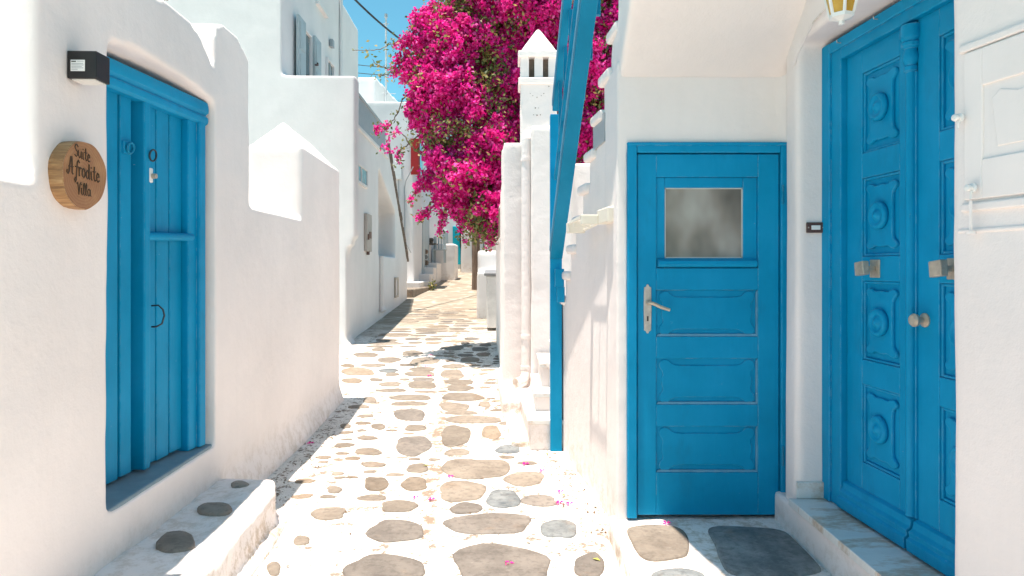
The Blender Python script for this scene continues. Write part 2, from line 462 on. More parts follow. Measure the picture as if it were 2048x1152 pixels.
def wobble(n, seed, amp, expo=2.5):
    rnd = random.Random(seed); ph = [rnd.uniform(0, 6.28) for _ in range(4)]
    out = []
    for k in range(n):
        a = 2*math.pi*k/n
        c, s = math.cos(a), math.sin(a)
        r = (abs(c)**expo+abs(s)**expo)**(-1/expo)
        r *= 1+amp*(0.5*math.sin(2*a+ph[0])+0.45*math.sin(3*a+ph[1])+0.3*math.sin(5*a+ph[2])+0.12*math.sin(8*a+ph[3]))
        out.append((c*r, s*r))
    return out

T, G, S, O, B = M_tan, M_grey, M_slate, M_rust, M_brown
# flagstones seen one by one in the near alley: centre, width and height as sighted (2.25 x the photo, from 540,640)
STONES = [(515,1122,355,138,G),(1040,1105,430,190,G),(1438,1102,130,118,G),(565,950,258,100,G),(263,872,152,56,T),(142,992,76,42,T),
(18,1120,64,62,T),(1300,935,152,86,S),(985,915,365,96,G),(1050,805,142,88,S),(882,845,152,50,G),(865,770,215,86,T),(1210,812,156,50,G),
(1145,715,178,66,T),(925,670,288,92,T),(580,838,166,52,T),(650,740,122,62,B),(478,740,100,64,B),(290,766,68,30,T),(305,694,58,16,T),
(465,652,112,27,T),(665,667,92,43,T),(443,594,120,31,T),(645,567,156,92,G),(843,597,113,28,T),(835,522,136,92,T),(996,506,88,64,O),
(1072,582,106,39,S),(655,487,98,29,T),(488,482,66,26,T),(437,533,96,18,T),(630,427,131,56,G),(912,447,244,37,T),(860,415,146,19,T),
(828,389,131,37,T),(966,380,56,25,T),(868,346,193,36,T),(626,377,159,19,T),(632,349,173,25,T),(430,434,76,13,T),(855,307,131,28,T),
(851,280,128,24,T),(820,245,106,41,T),(825,210,106,19,T),(683,293,121,35,T),(540,290,101,20,T),(548,318,131,14,T),(690,270,101,20,G),
(675,243,131,25,T),(550,245,61,17,T),(533,227,93,19,S),(685,222,121,18,T),(695,186,131,31,T),(535,180,106,23,T),(465,203,106,14,T),
(395,232,150,34,O),(370,275,91,25,O),(478,271,61,14,T),(430,158,111,20,T),(490,133,61,16,T),(640,150,91,26,T),(530,102,111,14,T),
(825,128,91,18,G),(878,105,41,14,G),(945,132,71,17,G),(960,157,61,18,B),(970,112,51,14,G),(615,202,61,12,T),(450,362,62,28,T),
(698,323,91,10,T),(605,268,51,9,T),(400,393,101,15,T),(340,480,46,22,T),(350,205,60,16,O),(900,180,90,20,T),(880,160,70,12,G)]
for i, (zx, zy, zw, zh, m) in enumerate(STONES):
    outl = []
    for (c, s) in wobble(26, 100+i, 0.13, 2.0+1.2*((i*37) % 10)/10):
        outl.append(ground_px(540+(zx+c*zw/2)/2.25, 640+(zy-s*zh/2)/2.25))
    flagstone(outl, m, paving, gz)
# small stones bedded in the whitewash between them
TAKEN = []
for (zx, zy, zw, zh, m) in STONES:
    c0 = ground_px(540+zx/2.25, 640+zy/2.25); e0 = ground_px(540+(zx+zw/2)/2.25, 640+zy/2.25); e1 = ground_px(540+zx/2.25, 640+(zy-zh/2)/2.25)
    TAKEN.append((c0[0], c0[1], max(abs(e0[0]-c0[0]), abs(e1[1]-c0[1]))))
rs = random.Random(77); made = 0
for _ in range(1200):
    if made >= 64: break
    y = rs.uniform(4.2, 10.0); x = rs.uniform(-1.45, 0.2-0.05*(y-4))
    r = rs.uniform(0.03, 0.085)
    if all(math.hypot(x-a, y-c) > q+r*1.5 for a, c, q in TAKEN):
        TAKEN.append((x, y, r)); made += 1
        flagstone([(x+c*r*1.35, y+s_*r) for c, s_ in wobble(14, 900+made, 0.16, 2.2)], rs.choice([T, T, O, B]), paving, gz, h=0.005)
# the rows beyond, before they merge into worn tan paving
rnd = random.Random(5)
d = 10.2
while d < 15.5:
    dep = rnd.uniform(0.20, 0.34)
    x = -2.35+0.02*d*0+rnd.uniform(0, 0.2)
    while x < -0.35-0.02*(d-10):
        w = rnd.uniform(0.25, 0.6)
        if x+w < -0.30-0.03*(d-10) and rnd.random() < 0.82:
            cx, cy = x+w/2, d+dep/2+rnd.uniform(-.09, .09); dp_ = dep*rnd.uniform(.62, 1.05)
            outl = [(cx+c*w*0.46, cy+s*dp_*0.44) for c, s in wobble(14, rnd.random(), 0.18, 2.2)]
            flagstone(outl, rnd.choice([T, T, T, O, G]), paving, gz)
        x += w+0.03
    d += dep+0.03

# ------------------------------------------------------------------ left courtyard wall with blue double door
LW_RZ = 0.0295
lw = thing('courtyard_wall', 'white plastered courtyard wall with stepped top and blue plank door on the left', 'wall', (-1.595, 0, 0), LW_RZ)
LW = WORLD[lw.name]
TH = -0.46
mb = MB()
mb.box(TH, 0, -2.5, 2.44, -0.3, 1.75)
mb.box(TH, 0, 2.385, 2.85, -0.3, 2.60)
mb.prism_x([(2.385, 2.36), (2.385, 2.66), (2.83, 2.70), (3.1, 2.72), (3.38, 2.765), (3.58, 2.765), (3.73, 2.73), (3.86, 2.65), (3.97, 2.59), (4.05, 2.59),
            (4.05, 2.385), (3.95, 2.395), (3.72, 2.42), (3.5, 2.432), (3.25, 2.432), (3.0, 2.42), (2.83, 2.385)], TH, 0)
mb.box(TH, 0, 3.945, 4.50, -0.3, 2.80)
mb.prism_x([(3.967, 2.5), (3.967, 2.86), (4.05, 2.90), (4.30, 2.90), (4.50, 2.82), (4.50, 2.5)], TH, 0)
mb.box(TH, 0, 2.7, 4.2, -0.3, 0.425)
mb.box(TH-0.05, -0.27, 2.5, 4.2, -0.2, 2.62)
mb.box(TH, 0, 4.4, 5.9, -0.3, 1.85)
mb.box(TH, 0, 5.72, 7.17, -0.3, 2.47)
hip = [(TH, 5.72, 2.45), (0, 5.72, 2.45), (0, 7.17, 2.45), (TH, 7.17, 2.45), (TH/2, 5.98, 2.73), (TH/2, 6.95, 2.70)]
mb.add(hip, [(3, 2, 1, 0), (0, 1, 4), (1, 2, 5, 4), (2, 3, 5), (3, 0, 4, 5)])
mb.prism_y([(-0.1, -0.3), (0.07, -0.3), (0.05, 0.04), (0.015, 0.16), (-0.1, 0.5)], 3.9, 7.2)
wall = plaster('plaster_wall', mb, M_wall, lw, LW, voxel=0.021, rounds=7, disp=0.010)

LD = frame((-2.05, 0, 0), -0.0674)          # the door's own plane
door = build('door', MB().box(-0.09, -0.055, 2.86, 3.80, 0.44, 2.30), M_blue, lw, LD)
door['label'] = 'blue plank double door in the courtyard wall'
for (y0, y1, x1, b) in ((2.86, 3.028, -0.012, .006), (3.038, 3.205, -0.012, .006), (3.216, 3.300, -0.008, .006),
                     (3.350, 3.400, 0.028, .010), (3.404, 3.432, -0.004, .005), (3.441, 3.506, -0.014, .006), (3.516, 3.626, -0.014, .006), (3.636, 3.750, -0.014, .006)):
    build('plank', MB().box(-0.06, x1, y0, y1, 0.455+random.uniform(0, .012), 2.28), M_blue_worn, door, LD, bevel=b)
b = MB(); b.tube([(0.0, 3.37, 1.605), (0.008, 3.39, 1.605), (0.010, 3.6, 1.612), (0.010, 3.80, 1.618), (0.0, 3.815, 1.618)], 0.022, 10)
build('cross_bar', b, M_blue, door, LD, smooth=True)
def ring(y, z, r, x=0.03, tr=0.0045):
    return MB().tube([(x+0.004*math.sin(a), y+r*math.cos(a), z+r*math.sin(a)) for a in np.linspace(0, 2*math.pi, 21)[:-1]], tr, 6, closed=True)
build('ring_pull', ring(3.262, 2.02, 0.024, 0.012, .006), M_blue_metal, door, LD, smooth=True)
build('ring_plate', MB().box(-0.01, 0.004, 3.225, 3.285, 1.99, 2.05), M_blue, door, LD, bevel=.004)
build('ring_pull', ring(3.408, 2.008, 0.028, 0.034), M_darkiron, door, LD, smooth=True)
lk = MB(); lk.box(0.0, 0.030, 3.385, 3.418, 1.872, 1.945); build('lock_plate', lk, M_white_plastic, door, LD, bevel=.006)
lk = MB(); lk.lathe([(.001, .03), (.014, .03), (.012, .05), (.003, .052)], 12, Matrix.Translation((0, 3.41, 1.905)) @ Matrix.Rotation(R(90), 4, 'Y'))
build('keyhole', lk, M_brass, door, LD, smooth=40)
hd = MB(); hd.tube([(0.028, 3.405, 1.26), (0.06, 3.41, 1.262), (0.075, 3.425, 1.24), (0.078, 3.432, 1.21), (0.07, 3.425, 1.17), (0.05, 3.41, 1.155), (0.028, 3.405, 1.155)], 0.0045, 6)
build('pull_handle', hd, M_darkiron, door, LD, smooth=True)
fr = MB(); fr.box(-0.10, 0.022, 3.755, 3.845, 0.44, 2.28); fr.box(-0.10, 0.042, 3.838, 3.905, 0.44, 2.30)
jamb = build('door_jamb', fr, M_blue, lw, LD, bevel=.008)
fr = MB(); fr.box(-0.10, 0.022, 2.78, 2.858, 0.44, 2.30)
build('door_jamb', fr, M_blue, lw, LD, bevel=.008)
prof = [(-0.1, 2.262), (0.030, 2.262), (0.042, 2.272), (0.046, 2.288), (0.042, 2.306), (0.030, 2.314), (0.033, 2.322), (0.046, 2.332), (0.049, 2.345), (0.046, 2.372), (0.040, 2.392), (-0.1, 2.392)]
build('door_lintel', MB().prism_y(prof, 2.74, 3.925), M_blue, lw, LD, smooth=35)
sl = MB(); sl.add([(-0.27, 2.80, .40), (-0.012, 2.80, .40), (-0.012, 3.965, .40), (-0.2, 3.965, .40), (-0.27, 2.80, .452), (-0.012, 2.80, .432), (-0.012, 3.965, .432), (-0.2, 3.965, .452)],
          [(0, 3, 2, 1), (4, 5, 6, 7), (0, 1, 5, 4), (1, 2, 6, 5), (2, 3, 7, 6), (3, 0, 4, 7)])
build('door_sill', sl, M_sill, lw, LW, bevel=.01, label='blue grey painted door sill')

# the box lamp above the sign
lamp = thing('wall_lamp', 'black box wall lamp with a white sticker above the wooden sign', 'lamp', (-1.67, 2.605, 2.16), LW_RZ)
LL = WORLD[lamp.name]
b = MB(); b.box(0.0, 0.108, -0.045, 0.047, 0.0, 0.104)
build('housing', b, M_black, lamp, LL, bevel=.003)
build('diffuser', MB().box(0.012, 0.098, -0.036, 0.038, -0.004, 0.001), mat_simple('lamp_glass', (0.7, 0.68, 0.64), 0.3, var=0.03), lamp, LL)
st = build('sticker', MB().box(0.014, 0.066, -0.0468, -0.0448, 0.027, 0.069), M_white_plastic, lamp, LL)
for j, (x0, x1, z) in enumerate(((.017, .034, .061), (.038, .062, .0625), (.017, .060, .054), (.017, .062, .0485), (.017, .055, .043), (.017, .061, .0375), (.017, .040, .032))):
    build('print_line', MB().box(x0, x1, -0.0474, -0.0466, z, z+(.004 if j == 0 else .0022)), M_greymetal if j else M_black, st, LL)

# the wood slice sign
sg = thing('wood_slice_sign', 'round wood slice sign with burnt handwriting beside the plank door', 'sign', (-1.672, 2.585, 1.805), LW_RZ)
SG = WORLD[sg.name]
rr = random.Random(3)
NB_ = 56
outl = []
for k in range(NB_):
    a = 2*math.pi*k/NB_
    r = 0.137*(1+0.05*math.sin(a+2.6)+0.045*math.sin(2*a+0.6)+0.02*math.sin(3*a+1.0)+0.012*math.sin(7*a))
    if 4.45 < a < 4.75: r *= 0.975
    outl.append((r*math.cos(a), r*math.sin(a)*0.97))
v = []; f = []
for x, sc in ((0.0, .985), (0.02, 1.0), (0.048, 1.0), (0.053, .985)):
    for (y, z) in outl:
        v.append((x, y*sc*(1+rr.uniform(-.008, .008)), z*sc))
for q in range(3):
    f += [(q*NB_+i, q*NB_+(i+1) % NB_, (q+1)*NB_+(i+1) % NB_, (q+1)*NB_+i) for i in range(NB_)]
b = MB(); b.add(v, f); build('bark_edge', b, M_bark, sg, SG, smooth=40)
b = MB(); b.add([(0.0535, y*.985, z*.985) for y, z in outl], [tuple(range(NB_))]); face = build('slice_face', b, M_slice, sg, SG)
circ = lambda cx, cy, rx, ry, a0=0.3, n=11: [(cx+rx*math.cos(a0+2*math.pi*k/(n-1)), cy+ry*math.sin(a0+2*math.pi*k/(n-1))) for k in range(n)]
GL = {'S': (.85, [[(.8, .85), (.6, 1), (.3, .95), (.18, .75), (.35, .56), (.66, .42), (.7, .16), (.42, 0), (.1, .12)]]),
 'u': (.85, [[(0, .58), (.04, .2), (.25, 0), (.5, .12), (.6, .58)], [(.6, .58), (.62, .1), (.76, 0)]]),
 'i': (.42, [[(.1, .58), (.12, .1), (.28, 0)], [(.1, .80), (.13, .86)]]),
 't': (.62, [[(.25, .98), (.22, .15), (.38, 0), (.52, .08)], [(.0, .62), (.5, .66)]]),
 'e': (.68, [[(.08, .30), (.48, .36), (.44, .56), (.25, .62), (.06, .40), (.10, .10), (.3, 0), (.56, .12)]]),
 'A': (1.0, [[(-.18, .20), (-.22, .05), (-.05, -.05), (.12, .1), (.42, 1.12), (.56, 1.15), (.60, .9), (.62, .1), (.78, 0)], [(.08, .45), (.8, .5)]]),
 'f': (.70, [[(.82, .88), (.66, 1.05), (.48, .9), (.36, .3), (.28, -.32), (.12, -.46), (.0, -.30), (.15, -.15)], [(.12, .56), (.66, .60)]]),
 'r': (.55, [[(.05, .6), (.1, 0)], [(.1, .38), (.25, .6), (.46, .56)]]),
 'o': (.68, [circ(.28, .3, .25, .3)]),
 'd': (.80, [circ(.28, .28, .25, .28), [(.55, 1.02), (.54, .1), (.68, 0)]]),
 'V': (.72, [[(-.05, .85), (.08, .98), (.2, .7), (.3, 0), (.55, .8), (.72, 1.0)]]),
 'l': (.42, [[(.02, .06), (.26, .8), (.2, 1), (.08, .8), (.1, .1), (.28, 0)]]),
 'a': (.78, [circ(.27, .29, .25, .29), [(.53, .56), (.54, .1), (.70, 0)]])}
def writing(txt, y0, z0, h, squash, tilt):
    x = 0; m = MB()
    for ch in txt:
        adv, strokes = GL[ch]
        for s in strokes:
            pts = []
            for (a, c) in s:
                yy = (x+a)*h*squash; pts.append((0.0545, y0+yy, z0+c*h+yy*tilt))
            m.tube(pts, h*0.050, 5)
        x += adv
    return m
build('lettering', writing('Suite', -0.068, 0.058, 0.046, 0.66, -0.10), M_ink, face, SG, kind=None)
build('lettering', writing('Afrodite', -0.103, -0.010, 0.056, 0.66, -0.06), M_ink, face, SG)
build('lettering', writing('Villa', -0.050, -0.082, 0.046, 0.72, 0.0), M_ink, face, SG)

# the low step under the plank door
es = thing('door_step', 'low whitewashed stone step below the plank door', 'step', (-1.50, 3.0, 0), LW_RZ)
ES = LW
mb = MB()
mb.prism_z([(-0.1, 0.5), (0.44, 0.5), (0.47, 2.0), (0.44, 2.7), (0.42, 3.3), (0.40, 3.75), (0.33, 3.97), (0.1, 4.02), (-0.1, 4.05)], -0.2, 0.215)
mb.prism_z([(-0.1, 0.5), (0.47, 0.5), (0.50, 2.0), (0.48, 2.7), (0.47, 3.4), (0.43, 3.9), (0.2, 4.05), (-0.1, 4.1)], -0.2, 0.03)
plaster('step_block', mb, M_wall_rough, es, ES, voxel=0.018, rounds=4, disp=0.022, size=0.13)
M_slab2 = mat_stone('step_stone', (0.21, 0.175, 0.145), (0.33, 0.28, 0.235))
def at_z(px, py, z):
    d = 1365*(EYE-z)/(py-535); return ((px-1024)/1365*d, d)
for i, (px, py, w, h) in enumerate(((480, 969, 38, 13), (431, 1017, 68, 24), (352, 1084, 78, 42), (10, 1165, 40, 40))):
    outl = [at_z(px+c*w/2, py-s*h/2, 0.22) for c, s in wobble(18, 300+i, 0.10, 2.2)]
    flagstone(outl, M_slab2 if i < 3 else T, es, lambda x, y: 0.216, h=0.012)

# ------------------------------------------------------------------ right: house with the two blue doors
DF = 3.62; SF = 1365/DF
fx = lambda px: (px-1024)/SF
fz = lambda py: EYE+(535-py)/SF
hs = thing('white_house', 'white plastered house with two blue doors on the right', 'house', (1.45, 3.62, 0))
mb = MB()
mb.box(0.555, 0.615, DF, 4.1, -0.2, 2.55)                   # strip left of the small door
mb.box(0.60, 1.75, DF, 4.1, 2.100, 2.75)                    # above it
mb.box(0.60, 1.75, DF+0.10, 4.1, -0.2, 2.3)                 # behind it
mb.box(1.455, 1.75, 3.40, 4.1, -0.2, 3.4)                   # corner between the doors
mb.box(1.418, 1.80, 3.40, 3.56, -0.2, 3.0)
mb.box(1.418, 1.95, 0.3, 3.60, 2.565, 4.4)                  # over the double door
mb.box(1.72, 1.95, 1.8, 3.6, -0.2, 4.4)                     # behind the double door
mb.prism_z([(1.45, 2.262), (1.45+0.179*1.9, 0.362), (2.3, 0.362), (2.3, 2.262)], -0.2, 4.4)
plaster('plaster_wall', mb, M_wall, hs, None, voxel=0.019, rounds=6, disp=0.007)

# small door
mb = MB(); Z0, Z1 = 0.125, fz(287)
fr = MB()
fr.box(fx(1254), fx(1273), DF-0.018, DF+0.08, Z0, Z1-0.0); build('door_frame', fr, M_blue, hs, bevel=.006)
fr = MB(); fr.box(fx(1560), fx(1575), DF-0.018, DF+0.08, Z0, Z1); build('door_frame', fr, M_blue, hs, bevel=.006)
fr = MB(); fr.box(fx(1273)+.001, fx(1560)-.001, DF-0.016, DF+0.08, fz(306), Z1-0.002); fr.box(fx(1253), fx(1576), DF-0.024, DF, fz(292), Z1+.004); build('door_frame', fr, M_blue, hs, bevel=.006)
LX0, LX1 = fx(1275), fx(1558)
PX0, PX1 = fx(1313), fx(1516)
y0, y1 = DF+0.002, DF+0.045
sd_ = MB()          # stiles and rails, so that the panels sit in real openings
sd_.box(LX0, PX0, y0, y1, Z0+.012, fz(308)); sd_.box(PX1, LX1, y0, y1, Z0+.012, fz(308))
zs = [(fz(308), fz(354)), (fz(536), fz(580)), (fz(673), fz(717)), (fz(809), fz(853)), (fz(945), Z0+.012)]
for a, c in zs: sd_.box(PX0-.001, PX1+.001, y0, y1, c, a)
sdoor = build('small_door', sd_, M_blue, hs, bevel=.004)
sdoor['label'] = 'small blue panelled door with a frosted window'

def bracket_outline(w, h):
    q = [(0, .70), (.50, .70), (.62, .72), (.70, .80), (.76, .93), (.84, .97), (.92, .90), (.955, .74), (.93, .56), (.885, .44), (.875, .30), (.895, .14), (.90, 0)]
    pts = [(x, z) for x, z in q]
    pts += [(x, -z) for x, z in reversed(q[:-1])]
    pts += [(-x, -z) for x, z in q[1:]]
    pts += [(-x, z) for x, z in reversed(q[1:-1])]
    return [(x*w/2, z*h/2) for x, z in pts]
def panel_y(cx, cz, w, h, yf, name, mat, parent):
    m = MB(); m.box(cx-w/2, cx+w/2, yf+0.014, yf+0.03, cz-h/2, cz+h/2)
    p = build(name, m, mat, parent)
    m = MB(); m.prism_y([(cx+a, cz+c) for a, c in bracket_outline(w, h)], yf+0.006, yf+0.016)
    build('raised_field', m, mat, parent, bevel=.005)
    m = MB()
    m.prism_y([(cx-w/2, cz-h/2), (cx+w/2, cz-h/2), (cx+w/2-.01, cz-h/2+.012), (cx-w/2+.01, cz-h/2+.012)], yf+0.004, yf+0.02)
    build('bottom_bead', m, M_edge, parent)
    m = MB(); m.prism_y([(cx+w/2, cz-h/2), (cx+w/2, cz+h/2), (cx+w/2-.008, cz+h/2-.012), (cx+w/2-.008, cz-h/2+.012)], yf+0.004, yf+0.02)
    build('side_bead', m, M_edge, parent)
    return p
for a, c in ((580, 673), (717, 809), (853, 945)):
    panel_y((PX0+PX1)/2, (fz(a)+fz(c))/2, PX1-PX0-.002, fz(a)-fz(c)-.002, y0, 'panel', M_blue, sdoor)
wx0, wx1, wz0, wz1 = fx(1331), fx(1488), fz(516), fz(375)
m = MB()
for bx in ((PX0, wx0, fz(536), fz(354)), (wx1, PX1, fz(536), fz(354)), (wx0, wx1, wz1, fz(354)), (wx0, wx1, fz(536), wz0)):
    m.box(bx[0], bx[1], y0+0.014, y1, bx[2], bx[3])
build('window_frame', m, M_blue, sdoor, bevel=.004)
m = MB(); m.box(wx0-.004, wx1+.004, y0+0.026, y0+0.030, wz0-.004, wz1+.004); build('window_pane', m, M_frost, sdoor)
m = MB(); w_ = .006
for bx in ((wx0-.002, wx0+w_, wz0, wz1), (wx1-w_, wx1+.002, wz0, wz1), (wx0, wx1, wz1-w_, wz1+.002), (wx0, wx1, wz0-.002, wz0+w_)):
    m.box(bx[0], bx[1], y0+.020, y0+.027, bx[2], bx[3])
build('putty', m, mat_simple('old_putty', (0.55, 0.55, 0.52), 0.8), sdoor)
m = MB(); m.prism_x([(y0-0.030, fz(530)), (y0-0.026, fz(522)), (y0+0.014, fz(516)), (y0+0.014, fz(534)), (y0-0.02, fz(534))], fx(1315), fx(1512)); build('window_sill', m, M_blue, sdoor, bevel=.004)
m = MB()
hx = fx(1295); pl = [(-.019, .12), (-.008, .125), (-.006, .133), (0, .138), (.006, .133), (.008, .125), (.019, .12), (.021, 0), (.019, -.112), (.008, -.118), (.006, -.126), (0, -.130), (-.006, -.126), (-.008, -.118), (-.019, -.112), (-.021, 0)]
m.prism_y([(hx+a, fz(619)+c*0.98) for a, c in pl], y0-0.006, y0+0.004)
hp = build('handle_plate', m, M_steel, sdoor, bevel=.0015)
m = MB(); m.box(hx-.0045, hx+.0045, y0-.0075, y0-.004, fz(642), fz(632)); build('keyhole', m, M_dark, sdoor)
m = MB(); m.lathe([(.012, 0), (.013, .006), (.009, .01), (.008, .05)], 14, Matrix.Translation((hx+.003, y0-.004, fz(605))) @ Matrix.Rotation(R(90), 4, 'X'))
m.tube([(hx+.003, y0-.05, fz(605)), (hx+.02, y0-.054, fz(606)), (hx+.06, y0-.052, fz(613)), (hx+.108, y0-.046, fz(619))], [.009, .0095, .0095, .008], 10)
build('lever_handle', m, M_brass, sdoor, smooth=40)
for zc in (fz(390), fz(910)):
    m = MB(); m.tube([(fx(1562), DF-.020, zc-.05), (fx(1562), DF-.020, zc+.05)], .007, 8); build('hinge', m, M_blue_metal, sdoor, smooth=40)

# double door, set in its own plane
DD = frame((1.8206, 0, 0), 0.0689)      # local -x looks out on the alley, local y runs up the alley
ZB, ZT = 0.315, 2.545
m = MB(); m.box(-0.030, 0.07, 3.265, 3.415, ZB-.01, ZT); m.box(-0.042, -0.028, 3.345, 3.418, ZB-.01, ZT); dj = build('door_frame', m, M_blue, hs, DD, bevel=.006)
m = MB(); m.box(-0.030, 0.07, 2.0, 3.264, 2.445, ZT); m.box(-0.042, -0.028, 2.0, 3.345, 2.492, ZT-.002); build('door_frame', m, M_blue, hs, DD, bevel=.006)
def leaf(ya, yb, lab, knob_y):
    """panels between ya (far) and yb (near)"""
    st = 0.128
    p0, p1 = yb+0.105, ya-0.125
    panels = [(.56, .917), (1.03, 1.39), (1.50, 1.858), (1.972, 2.339)]
    m = MB()
    m.box(0.0, 0.04, yb, p0, ZB+.002, 2.446); m.box(0.0, 0.04, p1, ya, ZB+.002, 2.446)
    zz = [ZB+.002] + [q for p in panels for q in p] + [2.446]
    for i in range(0, len(zz), 2): m.box(0.0, 0.04, p0-.001, p1+.001, zz[i], zz[i+1])
    lf = build('door_leaf', m, M_blue, hs, DD, bevel=.004)
    lf['label'] = lab
    for (a, c) in panels:
        m = MB(); m.box(0.018, 0.033, p0, p1, a, c); build('panel', m, M_blue, lf, DD)
        m = MB(); w = .012
        for bx in ((p0, p0+w, a, c), (p1-w, p1, a, c), (p0+w, p1-w, a, a+w), (p0+w, p1-w, c-w, c)):
            m.box(0.006, 0.024, *bx)
        build('moulding', m, M_blue, lf, DD, bevel=.005)
        m = MB(); bo = bracket_outline(c-a-.05, p1-p0-.04)
        m.prism_x([((p0+p1)/2+q, (a+c)/2+r) for r, q in bo], 0.002, 0.020); build('raised_field', m, M_blue, lf, DD, bevel=.008)
        m = MB()
        T_ = Matrix.Translation((0.000, (p0+p1)/2, (a+c)/2)) @ Matrix.Rotation(R(-90), 4, 'Y')
        m.lathe([(.060, -.002), (.062, .012), (.056, .022), (.046, .024), (.040, .016), (.030, .013), (.022, .016), (.017, .024), (.008, .029), (.001, .030)], 28, T_)
        build('rosette', m, M_blue, lf, DD, smooth=True)
    m = MB()
    m.prism_y([(0.0, ZB), (-0.050, ZB), (-0.052, ZB+.045), (-0.038, ZB+.055), (-0.042, ZB+.075), (-0.025, ZB+.088), (-0.02, ZB+.115), (0.0, ZB+.125)], yb+.002, ya-.002)
    build('kick_board', m, M_blue, lf, DD, bevel=.003)
    m = MB(); T_ = Matrix.Translation((0.0, knob_y, 1.445))
    m.box(-0.006, 0.002, knob_y-.036, knob_y+.036, 1.405, 1.485)
    m.box(-0.050, -0.006, knob_y-.012, knob_y+.012, 1.433, 1.457)
    m.prism_x([(knob_y-.036, 1.420), (knob_y+.030, 1.412), (knob_y+.036, 1.472), (knob_y-.030, 1.480)], -0.078, -0.048)
    build('square_knob', m, M_brass, lf, DD, bevel=.005)
    return lf
lf1 = leaf(3.262, 2.762, 'far leaf of the carved blue double door', 3.035)
lf2 = leaf(2.752, 2.255, 'near leaf of the carved blue double door', 2.545)
# turned pilaster covering the meeting edge
m = MB(); T_ = Matrix.Translation((-0.012, 2.775, 0))
m.lathe([(.020, ZB+.13), (.020, 2.24), (.026, 2.245), (.026, 2.262), (.021, 2.268), (.030, 2.285), (.033, 2.305), (.026, 2.325), (.024, 2.335), (.035, 2.345), (.036, 2.358), (.028, 2.366), (.038, 2.378), (.038, 2.43), (.03, 2.434)], 20, T_)
build('pilaster', m, M_blue, lf1, DD, smooth=35)
m = MB(); m.box(-0.010, 0.02, 2.748, 2.768, ZB+.126, 2.24); build('cover_strip', m, M_blue, lf1, DD, bevel=.003)
m = MB(); T_ = Matrix.Translation((0.0, 2.705, 1.242)) @ Matrix.Rotation(R(-90), 4, 'Y')
m.lathe([(.028, 0), (.028, .006), (.012, .012), (.012, .028), (.024, .036), (.027, .048), (.020, .058), (.001, .061)], 18, T_); build('round_knob', m, M_brass, lf2, DD, smooth=35)
for (yy, zz) in ((3.24, 2.513), (2.95, 2.520)):
    m = MB(); m.tube([(-0.042, yy, zz), (-0.06, yy, zz), (-0.066, yy-.006, zz+.012)], .0025, 6); build('hook', m, M_steel, dj, DD)
# marble threshold and skirting
m = MB(); m.box(1.375, 1.80, 2.15, 3.398, 0.268, 0.302); build('marble_sill', m, M_marble, hs, bevel=.004)
m = MB(); m.box(1.412, 1.575, 3.384, 3.402, 0.304, 0.385); build('marble_skirting', m, M_marble, hs, bevel=.003)
mb = MB(); mb.box(1.395, 1.80, 2.0, 3.64, -0.1, 0.262); plaster('sill_block', mb, M_wall, hs, None, voxel=0.016, rounds=3, disp=0.006)

# painted-over shutter on the near wall
M_shutw = mat_plaster('whitewashed_wood', fine=0.3, low=False)
SA = math.atan(0.179)
SH = frame((1.45, 2.25, 0), SA)         # local -x outward, local y negative towards the viewer
m = MB()
u = lambda d: (d-2.25)/math.cos(SA)
ya, yb, yc = u(2.195), u(2.127), u(1.2)
for bx in ((yb, ya, 1.665, 2.135), (yc, yb+.001, 1.665, 1.788), (yc, yb+.001, 2.017, 2.135)): m.box(-0.010, 0.02, *bx)
shut = build('window_shutter', m, M_shutw, hs, SH, bevel=.004)
shut['label'] = 'white painted panelled shutter on the near right wall'
m = MB(); m.box(-0.002, 0.02, yc, yb+.002, 1.786, 2.019); build('shutter_panel', m, M_shutw, shut, SH)
m = MB(); m.prism_x([(yb-.05, 1.82), (yb-.03, 1.97), (yb-.06, 1.992), (yb-.12, 1.975), (yb-.2, 1.985), (yb-.8, 1.985), (yb-.8, 1.82)], -0.006, 0.0); build('raised_field', m, M_shutw, shut, SH, bevel=.004)
m = MB(); m.box(-0.014, 0.02, yc, ya+.01, 1.628, 1.655); m.box(-0.006, 0.02, yc, ya+.03, 1.560, 1.575); build('shutter_ledge', m, M_wall, shut, SH, bevel=.006)
m = MB(); m.box(-0.012, 0.02, yc, ya+.02, 2.14, 2.165); build('shutter_header', m, M_wall, shut, SH, bevel=.006)
for dd_, zz in ((2.195, 1.93), (2.147, 1.70)):
    m = MB(); T_ = Matrix.Translation((-0.02, u(dd_), zz)) @ Matrix.Rotation(R(-90), 4, 'Y')
    m.lathe([(.015, 0), (.015, .005), (.007, .008), (.007, .015), (.012, .019), (.010, .026), (.002, .029)], 14, T_)
    m.tube([(-0.028, u(dd_), zz-.008), (-0.030, u(dd_), zz-.035)], .004, 6)
    build('shutter_catch', m, mat_simple('painted_metal', (0.78, 0.76, 0.74), 0.45, var=.05), shut, SH, smooth=40)
m = MB(); m.tube([(-0.03, u(2.147), 1.66), (-0.03, u(2.147), 1.565)], .005, 6); m.lathe([(.016, 0), (.016, .008)], 12, Matrix.Translation((-0.03, u(2.147), 1.555)))
build('catch_rod', m, M_shutw, shut, SH, smooth=40)

